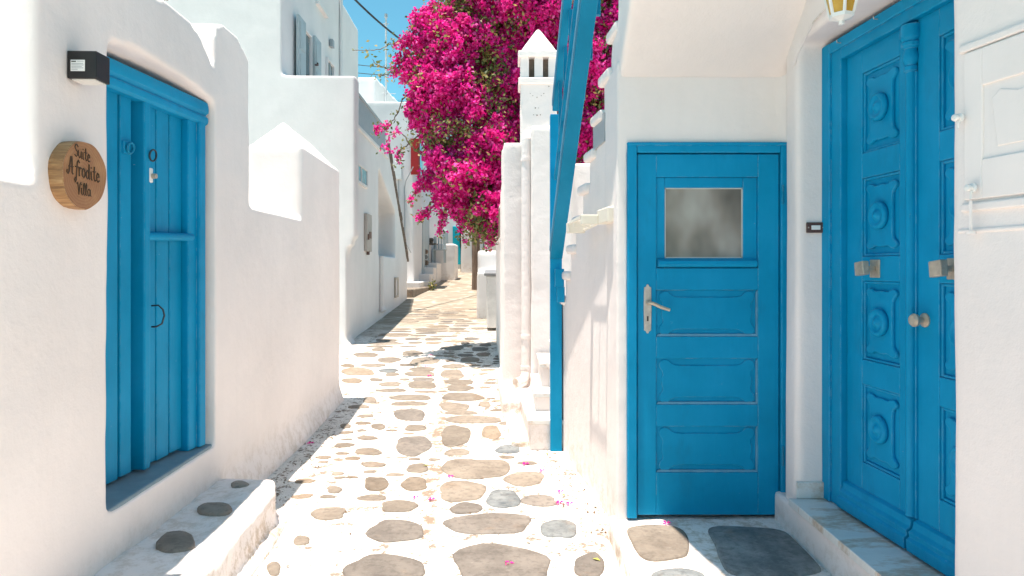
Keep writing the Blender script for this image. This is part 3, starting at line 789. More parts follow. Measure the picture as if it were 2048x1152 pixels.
# things hung on the house
bell = thing('doorbell', 'small brown doorbell plate on the white jamb', 'doorbell', (fx(1631)*3.395/3.62, 3.392, EYE+80*3.39/1365))
BE = WORLD[bell.name]
build('plate', MB().box(-.045, .045, 0, .012, -.026, .026), M_brownplate, bell, BE, bevel=.003)
build('button', MB().box(-.022, .022, -.004, .002, -.011, .011), M_white_plastic, bell, BE, bevel=.002)
for sx in (-.036, .036):
    m = MB(); m.lathe([(.004, 0), (.003, .002)], 8, Matrix.Translation((sx, 0, 0)) @ Matrix.Rotation(R(90), 4, 'X')); build('screw', m, M_steel, bell, BE)

lan = thing('wall_lantern', 'white framed lantern with amber glass above the double door', 'lantern', (1.415, 2.62, 2.55))
ln = Matrix.Translation((1.255, 2.60, 2.392)) @ Matrix.Rotation(R(18), 4, 'Z')
rb, rt, hh = .042, .082, .20
for k in range(6):
    a0, a1 = math.pi/3*k, math.pi/3*(k+1)
    p = [(rb*math.cos(a0), rb*math.sin(a0), .02), (rb*math.cos(a1), rb*math.sin(a1), .02), (rt*math.cos(a1), rt*math.sin(a1), hh), (rt*math.cos(a0), rt*math.sin(a0), hh)]
    q = [(x*.93, y*.93, z) for x, y, z in p]
    m = MB(); m.add(p+q, [(0, 1, 2, 3), (7, 6, 5, 4), (0, 4, 5, 1), (1, 5, 6, 2), (2, 6, 7, 3), (3, 7, 4, 0)])
    build('glass_pane', m, M_amber, lan, ln)
    m = MB(); m.tube([p[0], p[3]], .0065, 6); build('frame_bar', m, M_white_plastic, lan, ln)
m = MB(); m.lathe([(.001, -.02), (.012, -.016), (.010, -.004), (.020, 0.0), (.045, .008), (.046, .022), (.030, .024)], 6, I4); build('base_cap', m, M_white_plastic, lan, ln)
m = MB(); m.lathe([(.088, hh-.004), (.094, hh+.006), (.06, hh+.05), (.02, hh+.09), (.008, hh+.12)], 6, I4); build('roof', m, M_white_plastic, lan, ln)
m = MB(); m.tube([(1.43, 2.62, 2.60), (1.36, 2.61, 2.70), (1.28, 2.60, 2.70), (1.255, 2.60, 2.66)], .008, 8); build('arm', m, M_white_plastic, lan, smooth=True)
m = MB(); m.lathe([(.04, 0), (.035, .015)], 14, Matrix.Translation((1.422, 2.62, 2.60)) @ Matrix.Rotation(R(-90), 4, 'Y')); build('wall_plate', m, M_white_plastic, lan)
cb = build('lamp_cable', MB().tube([(1.405, 2.62, 2.62), (1.41, 2.9, 2.64), (1.412, 3.2, 2.60), (1.412, 3.38, 2.50), (1.44, 3.56, 2.38), (1.452, 3.59, 2.2)], .0035, 6), M_wall, None, smooth=True, at=(1.41, 3.2, 2.6))
tag(cb, 'thin white cable running from the lantern down the wall corner', 'cable')

# the paved platform in front of the small door
pf = thing('front_platform', 'whitewashed platform with big slate slabs before the small blue door', 'step', (1.0, 3.0, 0))
mb = MB(); mb.box(0.518, 1.6, 0.3, 3.70, -0.2, 0.112); mb.prism_z([(0.49, 0.3), (1.2, 0.3), (1.2, 3.62), (0.53, 3.62), (0.505, 3.2)], -0.2, 0.02)
plaster('platform_block', mb, M_wall_rough, pf, None, voxel=0.017, rounds=4, disp=0.010, size=0.2)
def slab(pts, mat):
    o = []
    P = [at_z(px, py, 0.118) for px, py in pts]
    n = len(P)
    for i in range(n):          # smooth the corners
        for t in (0.0, 0.25, 0.5, 0.75):
            p0, p1, p2, p3 = P[i-1], P[i], P[(i+1) % n], P[(i+2) % n]
            o.append(tuple(0.5*((2*p1[k])+(-p0[k]+p2[k])*t+(2*p0[k]-5*p1[k]+4*p2[k]-p3[k])*t*t+(-p0[k]+3*p1[k]-3*p2[k]+p3[k])*t**3) for k in (0, 1)))
    flagstone(o, mat, pf, lambda x, y: 0.113, h=0.010)
slab([(1256, 1056), (1300, 1049), (1352, 1053), (1374, 1070), (1377, 1100), (1362, 1114), (1310, 1120), (1280, 1110), (1262, 1080)], T)
slab([(1416, 1062), (1432, 1052), (1500, 1054), (1562, 1060), (1590, 1080), (1638, 1130), (1634, 1142), (1590, 1150), (1500, 1152), (1455, 1142), (1438, 1112), (1430, 1088)], M_slab)
slab([(1302, 1150), (1320, 1140), (1360, 1136), (1400, 1143), (1412, 1160), (1400, 1200), (1330, 1210), (1300, 1180)], S)

# ------------------------------------------------------------------ outdoor staircase with the blue railing
stc = thing('outdoor_staircase', 'white outdoor staircase with blue railing climbing beside the small door', 'staircase', (0.6, 4.5, 0))
wx = lambda d: 0.995-0.112*d
def side(d): return wx(d) if d > 3.80 else (wx(3.80) if d > 3.6 else wx(3.80)-0.00)
RISE, RUN = 0.196, 0.20
D0, ZS = 6.10, 0.615
def saw(i0, i1):
    p = []
    for i in range(i0, i1):
        p += [(D0-RUN*i, ZS+RISE*i), (D0-RUN*(i+1), ZS+RISE*i)]
    return p
soff = lambda d: 2.458+(DF-d)*0.86
mb = MB()
i_mid = int((D0-3.70)/RUN)      # step index near the corner
low = saw(0, i_mid)
low = [(D0, -0.2)] + low + [(low[-1][0], low[-1][1]+RISE), (3.82, low[-1][1]+RISE), (3.82, -0.2)]
mb.prism_x(low, lambda d: wx(max(d, 3.75))+0.012, lambda d: 1.6)
up = saw(i_mid, i_mid+11)
up = [(3.95, 2.55), (3.95, up[0][1]-0.1)] + [(min(y, 3.95), z) for y, z in up]
yl = up[-1][0]
up = up + [(yl, soff(yl)), (3.64, soff(3.64)), (3.64, 2.5)]
mb.prism_x(up, lambda d: wx(3.75)-0.008, lambda d: 1.6)
mb.prism_y([(wx(3.75)+0.0, 4.9), (3.2, 4.9), (3.2, 4.5), (wx(3.75)+0.0, 4.5)], 0.2, 1.75)
plaster('stair_wall', mb, M_wall, stc, None, voxel=0.020, rounds=5, disp=0.006)
for i in range(0, i_mid+5):
    y1_, y0_ = D0-RUN*i+0.03, D0-RUN*(i+1)-0.01
    z = ZS+RISE*i
    l1, l0 = wx(max(y1_, 3.75))-0.018, wx(max(y0_, 3.75))-0.018
    m = MB(); m.prism_z([(l0, y0_), (1.2, y0_), (1.2, y1_), (l1, y1_)], z-0.045, z+0.022)
    build('tread', m, M_wall, stc, bevel=.022, seg=3)
# winder steps rising out of the alley
for (x0, d0, d1, zb, zt) in ((0.142, 5.42, 6.85, -0.1, 0.243), (0.200, 5.75, 6.8, 0.2, 0.395), (0.262, 6.05, 6.8, 0.3, 0.60)):
    m = MB(); q = 0.050 if zt < .3 else 0.0
    m.prism_z([(x0, d0), (0.62, d0), (0.62, d1), (x0-q*1.6, d1)], zb, zt-0.036); build('riser_block', m, M_wall, stc, bevel=.008)
    m = MB(); m.prism_z([(x0-.018, d0-.018), (0.62, d0-.018), (0.62, d1), (x0-.018-q*1.6, d1)], zt-.035, zt); build('tread', m, M_marble, stc, bevel=.006)
# grey plate let into the wall
m = MB(); d0_, d1_ = 4.05, 4.33
m.prism_x([(d0_, 2.20), (d1_, 2.19), (d1_, 2.37), (d0_, 2.37)], lambda d: wx(d)+0.004, lambda d: wx(d)+0.03); build('grey_plate', m, M_greymetal, stc, label='grey metal plate let into the stair wall')
# railing
nose = lambda d: ZS+RISE+(D0-d)*RISE/RUN
rl = lambda d: wx(max(d, 3.2))-0.048
def rail(name, h0, h1, w, da, db, mat=M_blue_metal, off=0.0):
    m = MB(); v = []
    for d in (da, db):
        for dx in (-w/2, w/2):
            for h in (h0, h1): v.append((rl(d)+dx+off, d, nose(d)+h))
    m.add(v, [(0, 1, 3, 2), (4, 6, 7, 5), (0, 2, 6, 4), (1, 5, 7, 3), (0, 4, 5, 1), (2, 3, 7, 6)])
    return build(name, m, mat, stc, bevel=.004)
rg = rail('bottom_rail', -0.02, 0.05, 0.098, 5.36, 1.6)
rail('rail_lit_edge', 0.02, 0.056, 0.010, 5.34, 1.6, M_edge, -0.0525)  # paler strip paints the sunlight on the rail's outer face
hr = rail('handrail', 1.14, 1.20, 0.060, 5.36, 1.6)
rail('rail_lit_edge', 1.155, 1.206, 0.008, 5.34, 1.6, M_edge, -0.034)
rail('middle_rail', 0.60, 0.645, 0.034, 5.36, 1.6)
dd_ = 5.18
while dd_ > 1.6:
    m = MB(); c = rl(dd_); m.box(c-.014, c+.014, dd_-.014, dd_+.014, nose(dd_)+.03, nose(dd_)+1.15)
    build('baluster', m, M_blue_metal, stc); dd_ -= 0.20
m = MB(); c = 0.352; m.box(c-.050, c+.042, 5.38, 5.46, 0.0, 2.66)
build('newel_post', m, M_blue, stc, bevel=.004, label='tall blue post at the foot of the railing')
m = MB(); c = rl(5.3)
m.box(c-.02, c+.05, 5.28, 5.37, 1.30, 1.44); m.box(c-.005, c+.055, 5.28, 5.36, 1.18, 1.30)
build('rail_bracket', m, M_blue, stc, bevel=.004)

# cream bracket lamp on the stair wall
fl = thing('wall_bracket', 'cream plastic box with short arm fixed to the stair wall', 'bracket', (wx(3.9), 3.86, 1.77))
m = MB(); m.box(-0.05, 0.03, -0.12, 0.12, 0.0, 0.085)
F_ = frame((wx(3.9), 3.86, 1.70), 0.1115)
build('box', m, M_cream, fl, F_, bevel=.008)
m = MB(); m.prism_x([(0.10, .03), (0.10, .055), (0.50, .035), (0.50, .02)], -0.150, -0.138); m.prism_x([(0.10, .0), (0.10, .012), (0.50, -.005), (0.50, -.02)], -0.052, -0.040)
m.box(-0.15, -0.040, 0.48, 0.55, -.03, .035); m.box(-0.15, -0.05, 0.09, 0.12, .0, .055); m.box(-0.15, -0.040, .30, .315, -.005, .035)
build('arm', m, M_cream, fl, F_, bevel=.004)

# ------------------------------------------------------------------ right row beyond the stairs: pier, wall, chimney
ph = thing('neighbour_house', 'white house wall with buttress and chimney behind the stairs', 'house', (0.3, 7.4, 0))
rx = lambda d: 0.306-0.053*d
mb = MB()
mb.prism_z([(-0.085, 7.15), (0.28, 7.15), (0.28, 7.7), (-0.115, 7.7)], -0.2, 2.76)
mb.box(0.19, 0.60, 6.85, 7.4, -0.2, 2.88)
mb.prism_z([(rx(7.2), 7.2), (1.5, 7.2), (1.5, 11.2), (rx(11.2)+.02, 11.2)], -0.2, 2.45)
mb.prism_z([(0.28, 7.2), (4.5, 7.0), (4.5, 9.5), (0.28, 9.5)], -0.2, 2.55)
mb.prism_z([(rx(5.5)-.02, 5.5), (0.4, 5.5), (0.4, 11.2), (rx(11.2)-.10, 11.2)], -0.2, 0.05)
mb.prism_z([(rx(6.4)-.05, 6.4), (0.3, 6.4), (0.3, 8.4), (rx(8.2)-.07, 8.4)], -0.2, 0.21)
plaster('plaster_wall', mb, M_wall_rough, ph, None, voxel=0.024, rounds=5, disp=0.012, size=0.3)
ch = MB(); CX, CD = 0.315, 8.25; 
ch.box(CX-.215, CX+.215, CD-.2, CD+.2, 2.3, 3.63); ch.box(CX-.20, CX+.20, CD-.19, CD+.19, 3.6, 3.64)
chim = plaster('chimney', ch, M_wall_rough, ph, None, voxel=0.02, rounds=2, disp=0.008, size=0.15)
m = MB(); m.box(CX-.24, CX+.24, CD-.225, CD+.225, 3.615, 3.69); build('chimney_ledge', m, M_wall_rough, chim, bevel=.012)
m = MB(); m.box(CX-.243, CX+.243, CD-.228, CD+.228, 3.935, 4.005); build('chimney_slab', m, M_wall_rough, chim, bevel=.010)
for ix in (-1, 0, 1):
    for iy in (-1, 0, 1):
        if ix or iy:
            m = MB(); m.box(CX+ix*.165-.05, CX+ix*.165+.05, CD+iy*.15-.045, CD+iy*.15+.045, 3.685, 3.94); build('chimney_pillar', m, M_wall_rough, chim, bevel=.008)
m = MB(); m.box(CX-.12, CX+.12, CD-.1, CD+.1, 3.68, 3.94); build('flue', m, M_brown, chim)
m = MB()
for (r, z), (r2, z2) in zip(((.21, 4.0), (.165, 4.08), (.115, 4.16), (.06, 4.25), (.035, 4.29)), ((.165, 4.08), (.115, 4.16), (.06, 4.25), (.035, 4.29), (.012, 4.32))):
    v = [(CX+sx*q, CD+sy*q*.95, zz) for q, zz in ((r, z), (r2, z2)) for sx, sy in ((-1, -1), (1, -1), (1, 1), (-1, 1))]
    m.add(v, [(0, 1, 5, 4), (1, 2, 6, 5), (2, 3, 7, 6), (3, 0, 4, 7)])
build('chimney_cap', m, M_wall_rough, chim)
for (a, z) in ((-.10, 3.50), (.06, 3.50), (-.07, 3.475), (.03, 3.475), (-.02, 3.455), (-.04, 3.33), (.0, 3.33), (-.06, 3.25), (.02, 3.25), (-.02, 3.245), (.12, 3.585)):
    m = MB(); m.lathe([(.004+.005*random.random(), 0), (.004, .004)], 6, Matrix.Translation((CX+a, CD-.206, z)) @ Matrix.Rotation(R(90), 4, 'X')); build('vent_hole', m, M_brown, chim)
m = MB(); m.prism_x([(8.2, 1.78), (9.0, 1.78), (9.0, 2.22), (8.2, 2.22)], lambda d: rx(d)-.012, lambda d: rx(d)+.05)
wn = build('window', m, M_wall_rough, ph)
m = MB(); m.prism_x([(8.25, 1.82), (8.95, 1.82), (8.95, 2.18), (8.25, 2.18)], lambda d: rx(d)-.016, lambda d: rx(d)+.02); build('opening_infill', m, mat_simple('niche_shade_brown', (.22, .14, .10), .7), wn)  # flat brown sheet painted as the shade inside a niche

dp = thing('drainpipe', 'white drainpipe with curved foot running down the buttress', 'drainpipe', (0.16, 7.1, 0.2))
px_, pd_ = (1053-1024)/1365*7.06, 7.06
m = MB(); m.tube([(px_, pd_, 0.36), (px_, pd_, 2.78)], .052, 16); build('pipe', m, M_wall_rough, dp, smooth=40)
m = MB(); m.tube([(px_, pd_, 0.40), (px_-.005, pd_-.01, .33), (px_-.03, pd_-.04, .285), (px_-.07, pd_-.07, .27), (px_-.11, pd_-.10, .265)], .056, 16); build('elbow', m, M_wall_rough, dp, smooth=40)
for z in (0.40, 0.72, 2.55): 
    m = MB(); m.tube([(px_, pd_, z), (px_, pd_, z+.035)], .060, 16); build('collar', m, M_wall_rough, dp, smooth=40)
m = MB(); m.tube([(px_, pd_, 2.74), (px_+.0, pd_+.03, 2.82), (px_+.02, pd_+.15, 2.86)], .05, 12); build('inlet', m, M_wall_rough, dp, smooth=40)

bn = thing('wheeled_bin', 'pale grey wheeled bin with dark lid behind the buttress', 'bin', (-0.36, 12.6, 0.33))
m = MB(); v = []
for z, s_ in ((0.36, .85), (1.30, 1.0)):
    v += [(-0.40-.06*s_, 12.3-.02, z), (0.10, 12.28, z), (0.10, 12.95, z), (-0.43-.06*s_, 12.95, z)]
m.add(v, [(3, 2, 1, 0), (4, 5, 6, 7), (0, 1, 5, 4), (1, 2, 6, 5), (2, 3, 7, 6), (3, 0, 4, 7)]); build('bin_body', m, M_bin, bn, bevel=.02)
m = MB(); m.prism_x([(12.24, 1.30), (12.24, 1.35), (12.6, 1.41), (13.0, 1.40), (13.0, 1.30)], -0.50, 0.13); build('bin_lid', m, mat_simple('dark_lid', (.22, .22, .23), .5), bn, bevel=.01)
lwall = thing('low_wall', 'low rounded white wall past the grey bin', 'wall', (-0.7, 15.5, 0.4))
mb = MB(); mb.prism_z([(-0.72, 14.0), (-0.1, 14.0), (-0.1, 18.5), (-0.92, 18.5)], 0.2, 1.35); mb.prism_z([(-0.80, 16.2), (-0.2, 16.2), (-0.2, 18.3), (-0.92, 18.3)], 0.2, 1.85)
plaster('plaster_wall', mb, M_wall_far, lwall, None, voxel=0.05, rounds=4, disp=0.015)

# ------------------------------------------------------------------ left house across the alley
LHR = 0.0253
lh = thing('tall_white_house', 'tall white house with terrace and pale shutters behind the courtyard wall', 'house', (-2.60, 10.7, 0), LHR)
H = WORLD[lh.name]
mb = MB()
mb.box(-6.5, 0, 0, 3.0, -0.2, 3.88)
mb.box(-6.5, 0, 2.9, 7.5, -0.2, 1.70)
mb.box(-6.5, -0.45, 2.9, 7.3, -0.2, 3.88)
mb.prism_x([(2.8, 3.50), (2.8, 3.90), (4.13, 3.92), (4.13, 4.12), (7.5, 1.62), (7.5, 1.0), (5.35, 1.0), (5.35, 2.72)], -0.5, 0)
mb.box(-6.5, 0.155, 0.0, 0.30, 1.92, 4.47)
mb.box(-6.5, 0.09, 0.0, 0.26, 1.80, 2.0)
mb.box(-6.5, 0.03, 0.0, 0.26, 1.70, 1.9)
mb.box(-6.5, -1.0, 0.0, 6.0, 3.7, 7.25)
mb.prism_y([(-0.1, -0.2), (0.12, -0.2), (0.10, 0.22), (-0.05, 0.4)], -0.03, 0.4)
plaster('plaster_wall', mb, M_wall_far, lh, H, voxel=0.042, rounds=3, disp=0.012, size=0.6)
# slatted terrace railing
m = MB(); m.box(-0.075, -0.02, 0.30, 4.1, 4.43, 4.48); m.box(-0.065, -0.03, 0.30, 4.1, 3.88, 3.93)
tr = build('terrace_railing', m, M_greymetal, lh, H, bevel=.005)
m = MB(); y = 0.36
while y < 4.08: m.box(-0.06, -0.04, y, y+.075, 3.92, 4.44); y += 0.092
build('slats', m, M_greymetal, tr, H, kind='stuff')
m = MB(); m.box(-0.1, 0.03, 0.30, 4.15, 3.80, 3.875); build('terrace_edge', m, M_wall_far, lh, H, bevel=.015)
def win(name, y0, y1, z0, z1, pane, x=0.0, fr_mat=None, parent=lh, Mx=H, depth=.03):
    m = MB(); w = .05
    for bx in ((y0, y0+w, z0, z1), (y1-w, y1, z0, z1), (y0+w, y1-w, z0, z0+w), (y0+w, y1-w, z1-w, z1)): m.box(x-.05, x+depth, *bx)
    o = build(name, m, fr_mat or M_wall_far, parent, Mx, bevel=.008)
    m = MB(); m.box(x-.04, x+.006, y0+w-.002, y1-w+.002, z0+w-.002, z1-w+.002); build('pane', m, pane, o, Mx)
    return o
w1 = win('window', 0.62, 1.72, 2.88, 3.24, M_pane_teal)
m = MB(); m.box(-.02, .02, 1.15, 1.19, 2.92, 3.2); build('mullion', m, M_wall_far, w1, H)
# recess window under the stair
w2 = win('window', 4.55, 5.32, 1.74, 2.72, M_pane, x=-0.45, fr_mat=M_greymetal)
m = MB(); m.box(-.47, -.42, 5.12, 5.17, 1.78, 2.68); build('mullion', m, M_greymetal, w2, H)
# upper windows with shutters
for (y0, y1, z0, z1, op) in ((1.05, 1.62, 3.9, 5.62, True), (2.75, 3.35, 3.9, 5.60, False)):
    w = win('window', y0, y1, z0, z1, M_pane, x=-1.0, fr_mat=M_wall_far, depth=.05)
    if op:
        for (yy, hx_) in ((y0-.44, -1), (y1+.02, 1)):
            m = MB(); m.box(-.955, -.905, yy, yy+.42, z0, z1+.02)
            for kk in range(3):
                zz = z0+.1+kk*.55; m.box(-.905, -.895, yy+.06, yy+.36, zz, zz+.45)
            s_ = build('shutter', m, M_shutter, w, H, bevel=.004)
        m = MB(); m.tube([(-.9, y1+.0, 5.1), (-.84, y1-.06, 5.08), (-.82, y1-.16, 5.08)], .018, 6); m.tube([(-.9, y0+.0, 4.75), (-.84, y0-.04, 4.72), (-.83, y0-.1, 4.66)], .018, 6); build('shutter_hook', m, M_brownplate, w, H)
    else:
        m = MB(); m.box(-.99, -.97, y0+.25, y0+.29, z0, z1-.05); build('mullion', m, M_shutter, w, H)
m = MB(); m.box(-.99, -.93, 3.05, 3.2, 5.9, 6.05); build('vent', m, M_greymetal, lh, H)
m = MB(); m.tube([(-.96, 3.95, 3.9), (-.96, 3.95, 7.2)], .035, 8); build('rain_pipe', m, M_wall_far, lh, H, smooth=40)
for (y0, y1, z0, z1) in ((2.0, 2.75, 6.35, 6.40), (4.3, 4.9, 5.2, 5.25)):
    m = MB(); m.box(-1.0, -.93, y0, y1, z0, z1); build('wall_ledge', m, M_wall_far, lh, H)
m = MB(); m.box(0.0, .055, 1.47, 1.95, 1.74, 2.42); build('meter_box', m, mat_simple('grey_box', (.42, .39, .36), .6), lh, H, bevel=.01)
m = MB(); m.tube([(.03, 1.7, 1.68), (.03, 1.7, 1.76)], .03, 6); m.box(.055, .075, 1.52, 1.60, 1.95, 2.05); m.box(.055, .07, 1.68, 1.85, 1.98, 2.1); build('meter_fittings', m, M_brownplate, lh, H)
m = MB(); m.tube([(.04, 3.12, .62), (.04, 3.12, 1.68)], .05, 8); m.tube([(.04, 3.12, .64), (.09, 3.1, .56)], .06, 8); build('waste_pipe', m, M_wall_far, lh, H, smooth=40)
m = MB()
for bx in ((5.1, 5.16, .75, 1.22), (5.5, 5.56, .75, 1.22), (5.16, 5.5, .75, .8), (5.16, 5.5, 1.17, 1.22)): m.box(0, .045, *bx)
build('vent_frame', m, mat_simple('beige_box', (.50, .43, .36), .6), lh, H, bevel=.008)
m = MB(); m.box(0, .02, 5.15, 5.51, .79, 1.18); build('vent_cover', m, M_wall_far, lh, H)
# coping stones along the sloping edge
m = MB()
for k in range(15):
    t0, t1 = k/15+.006, (k+1)/15-.004
    ya_, yb_ = 4.13+3.42*t0, 4.13+3.42*t1
    za_, zb_ = 4.14-2.52*t0, 4.14-2.52*t1
    mm = MB(); e = .035+.02*random.random()
    mm.prism_x([(ya_, za_-.03), (ya_, za_+.03), (yb_, zb_+.03), (yb_, zb_-.03)], -.52, e*1.1); build('coping_stone', mm, M_grey, lh, H, bevel=.01)
cp = build('wall_conduit', MB().tube([(-1.62-.55, -.03, 3.56), (-1.62-.32, -.03, 3.56), (-1.62-.31, -.03, 3.60), (-1.62-.31, -.03, 4.22)], .018, 6), M_wall_far, lh, H, smooth=True)

# ------------------------------------------------------------------ far houses
fh = thing('terrace_house', 'white flat-roofed house with a red shutter farther up the alley', 'house', (-3.1, 21, 0.7))
FH = I4
mb = MB(); mb.box(-9.5, -3.02, 21, 30, 0.3, 6.40); mb.box(-9.5, -3.0, 21, 21.35, 5.5, 6.55)
plaster('plaster_wall', mb, M_wall_far, fh, None, voxel=0.075, rounds=3, disp=0.02, size=0.8)
m = MB(); m.box(-3.10, -2.86, 20.90, 20.96, 4.3, 5.40); build('shutter', m, M_red, fh, bevel=.01)
m = MB(); m.box(-3.03, -2.96, 21.80, 22.6, 4.3, 5.55); w3 = build('window', m, M_red, fh); m = MB(); m.box(-2.962, -2.95, 21.9, 22.5, 4.4, 5.45); build('pane', m, M_pane, w3)
m = MB(); m.box(-2.99, -2.55, 21.3, 22.7, 4.02, 4.08); m.tube([(-2.6, 21.3, 4.05), (-2.6, 21.3, 4.7)], .02, 6); m.tube([(-2.6, 21.3, 4.7), (-2.6, 22.7, 4.7)], .02, 6); build('balcony', m, M_red, fh)
m = MB(); m.box(-3.58, -3.38, 20.88, 21.0, 4.15, 4.70); build('meter_box', m, M_white_plastic, fh, bevel=.02)
m = MB(); m.tube([(-3.3, 20.97, .8), (-3.3, 20.97, 3.9), (-3.25, 20.9, 4.1), (-3.0, 20.7, 4.5)], .016, 6); m.tube([(-3.48, 20.97, 4.15), (-3.48, 20.97, 2.6), (-3.1, 20.97, 1.9)], .012, 6); build('wall_cables', m, M_greymetal, fh)
m = MB(); m.box(-3.05, -2.98, 22.9, 24.6, 1.0, 3.3); m2 = build('side_door', m, M_shutter, fh)

fr_ = thing('rooftop_house', 'white cubic house rising behind the flat roof below the mast', 'house', (-5, 25, 0.8))
mb = MB(); mb.prism_z([(-5.2, 25), (-4.95, 24.9), (-4.6, 33), (-9, 33), (-9, 25)], 0.5, 8.45)
plaster('plaster_wall', mb, M_wall_far, fr_, None, voxel=0.09, rounds=2, disp=0.015, size=0.8)
m = MB(); m.tube([(-4.83, 26.2, 6.0), (-4.83, 26.2, 8.6)], .03, 6); build('roof_pipe', m, M_greymetal, fr_)
mast = build('antenna_mast', MB().tube([(-4.06, 22, 6.2), (-4.06, 22, 9.2), (-4.06, 22, 9.55)], [.035, .03, .03], 8), mat_simple('mast_white', (.6, .6, .6), .5), None, smooth=40, at=(-4.06, 22, 6.2))
tag(mast, 'thin white antenna mast standing on the flat roof', 'mast')
m2 = MB(); m2.tube([(-4.15, 22, 9.30), (-3.97, 22, 9.30)], .014, 6); m2.tube([(-4.15, 22, 7.05), (-3.75, 22, 7.05)], .010, 6); m2.tube([(-4.06, 22, 9.5), (-4.06, 22, 9.62)], .05, 8)
build('antenna_arm', m2, M_greymetal, mast)

# raised terrace with steps, low wall, furniture
ft = thing('terrace_steps', 'white terrace with steps and kerb beside the far house', 'steps', (-2.9, 23, 0.8))
m = MB(); m.prism_z([(-3.6, 18.6), (-2.70, 18.6), (-2.45, 22.5), (-2.35, 26.8), (-3.6, 26.8)], 0.2, 0.86); build('kerb', m, M_tan, ft, bevel=.03)
for k, (x0, d0, zt) in enumerate(((-2.72, 20.2, 1.02), (-2.79, 22.3, 1.24), (-2.86, 23.2, 1.46), (-2.93, 24.0, 1.62))):
    m = MB(); m.box(-3.6, x0+.1*k, d0, 27.5-.04*k, 0.6, zt); build('step', m, M_wall_far, ft, bevel=.03)
tw = thing('terrace_wall', 'low white block wall at the end of the terrace steps', 'wall', (-2.5, 25.5, 1))
mb = MB(); mb.box(-2.85, -2.12, 25.4, 26.9, 0.6, 2.34); plaster('plaster_wall', mb, M_wall_far, tw, None, voxel=0.05, rounds=2, disp=0.015)
stn = thing('stone_stack', 'stack of rough dark stones on the terrace', 'stones', (-3.1, 23.6, 1.5))
for k, (x, z, w, h, mm) in enumerate(((-3.12, 1.62, .46, .22, M_brown), (-3.14, 1.82, .42, .22, M_slate), (-3.10, 2.0, .40, .20, M_brown), (-3.33, 1.46, .35, .18, M_tan))):
    v = []; n = 8
    outl = [(x+c*w/2, z+s*h/2) for c, s in wobble(10, 40+k, .12, 3)]
    m = MB(); m.prism_y(outl, 23.4+.03*k, 23.75); build('stone', m, mm, stn, bevel=.02)
chr_ = thing('terrace_chair', 'pale blue slatted chair on the terrace', 'chair', (-2.6, 24.6, 1.62))
CXh, CDh, ZC = -2.62, 24.6, 1.62
for sx in (-.2, .2):
    for sy, zt in ((-.2, .45), (.2, .95)):
        m = MB(); m.box(CXh+sx-.025, CXh+sx+.025, CDh+sy-.025, CDh+sy+.025, ZC, ZC+zt); build('leg', m, M_shutter, chr_)
m = MB(); m.box(CXh-.24, CXh+.24, CDh-.24, CDh+.24, ZC+.45, ZC+.49); build('seat', m, M_shutter, chr_)
for k in range(4):
    m = MB(); m.box(CXh-.17+k*.1, CXh-.12+k*.1, CDh+.19, CDh+.22, ZC+.5, ZC+.95); build('back_slat', m, M_shutter, chr_)
tb = thing('terrace_table', 'small round-legged table with pots on the terrace', 'table', (-3.0, 25.0, 1.62))
m = MB(); m.box(-3.3, -2.75, 24.7, 25.3, 2.28, 2.33); build('table_top', m, M_brown, tb)
for sx in (-3.26, -2.8):
    m = MB(); m.box(sx, sx+.04, 24.75, 24.8, 1.62, 2.28); build('leg', m, M_shutter, tb)
pot = build('flower_pot', MB().lathe([(.06, 0), (.09, .14), (.10, .15), (.05, .2)], 10, I4), M_brown, None, M=frame((-2.95, 24.95, 2.33)), at=(-2.95, 24.95, 2.33), smooth=40)
tag(pot, 'small brown pot on the terrace table', 'pot')

# houses closing the view at the top of the alley
eh = thing('end_house', 'white house with turquoise doors closing the far end of the alley', 'house', (-1.5, 34, 1.4))
mb = MB(); mb.box(-6.0, 3.0, 34, 40, 0.8, 5.2); mb.box(-2.3, -1.7, 30.5, 34.5, .8, 3.2)
plaster('plaster_wall', mb, M_wall_far, eh, None, voxel=0.09, rounds=2, disp=0.02, size=0.8)
for (x0, x1, z0, z1, mm, nm) in ((-2.95, -2.45, 1.6, 3.5, M_teal, 'door'), (-1.5, -1.0, 1.42, 2.1, M_teal, 'shutter'), (-2.62, -2.42, 2.4, 3.6, M_teal, 'shutter'), (-3.9, -3.2, 2.2, 3.3, M_shutter, 'shutter'), (-1.45, -.7, 2.3, 3.4, M_pane, 'window')):
    m = MB(); m.box(x0, x1, 33.93, 34.05, z0, z1); o = build(nm, m, mm, eh, bevel=.02)
m = MB(); m.box(-2.35, -2.27, 31.2, 32.0, 1.2, 2.5); build('doorway', m, M_dark, eh)
m = MB(); m.box(-1.72, -1.62, 30.4, 30.48, 1.9, 2.3); build('wall_sign', m, M_teal, eh)
rh = thing('right_far_house', 'white house with ochre awning beyond the grey bin', 'house', (-.6, 21, .7))
mb = MB(); mb.prism_z([(-0.75, 19.2), (5, 19.2), (5, 30), (-1.2, 30)], 0.4, 4.6)
plaster('plaster_wall', mb, M_wall_far, rh, None, voxel=0.08, rounds=2, disp=0.02, size=0.8)
m = MB(); m.prism_x([(18.5, 2.25), (19.25, 2.6), (19.25, 2.3)], -0.72, 1.5); build('awning', m, mat_simple('ochre_cloth', (.45, .28, .10), .8), rh)
for z in (1.25, 1.72):
    m = MB(); m.box(-.66, 1.2, 19.12, 19.24, z, z+.36); build('opening_infill', m, M_white_plastic, rh, bevel=.01)

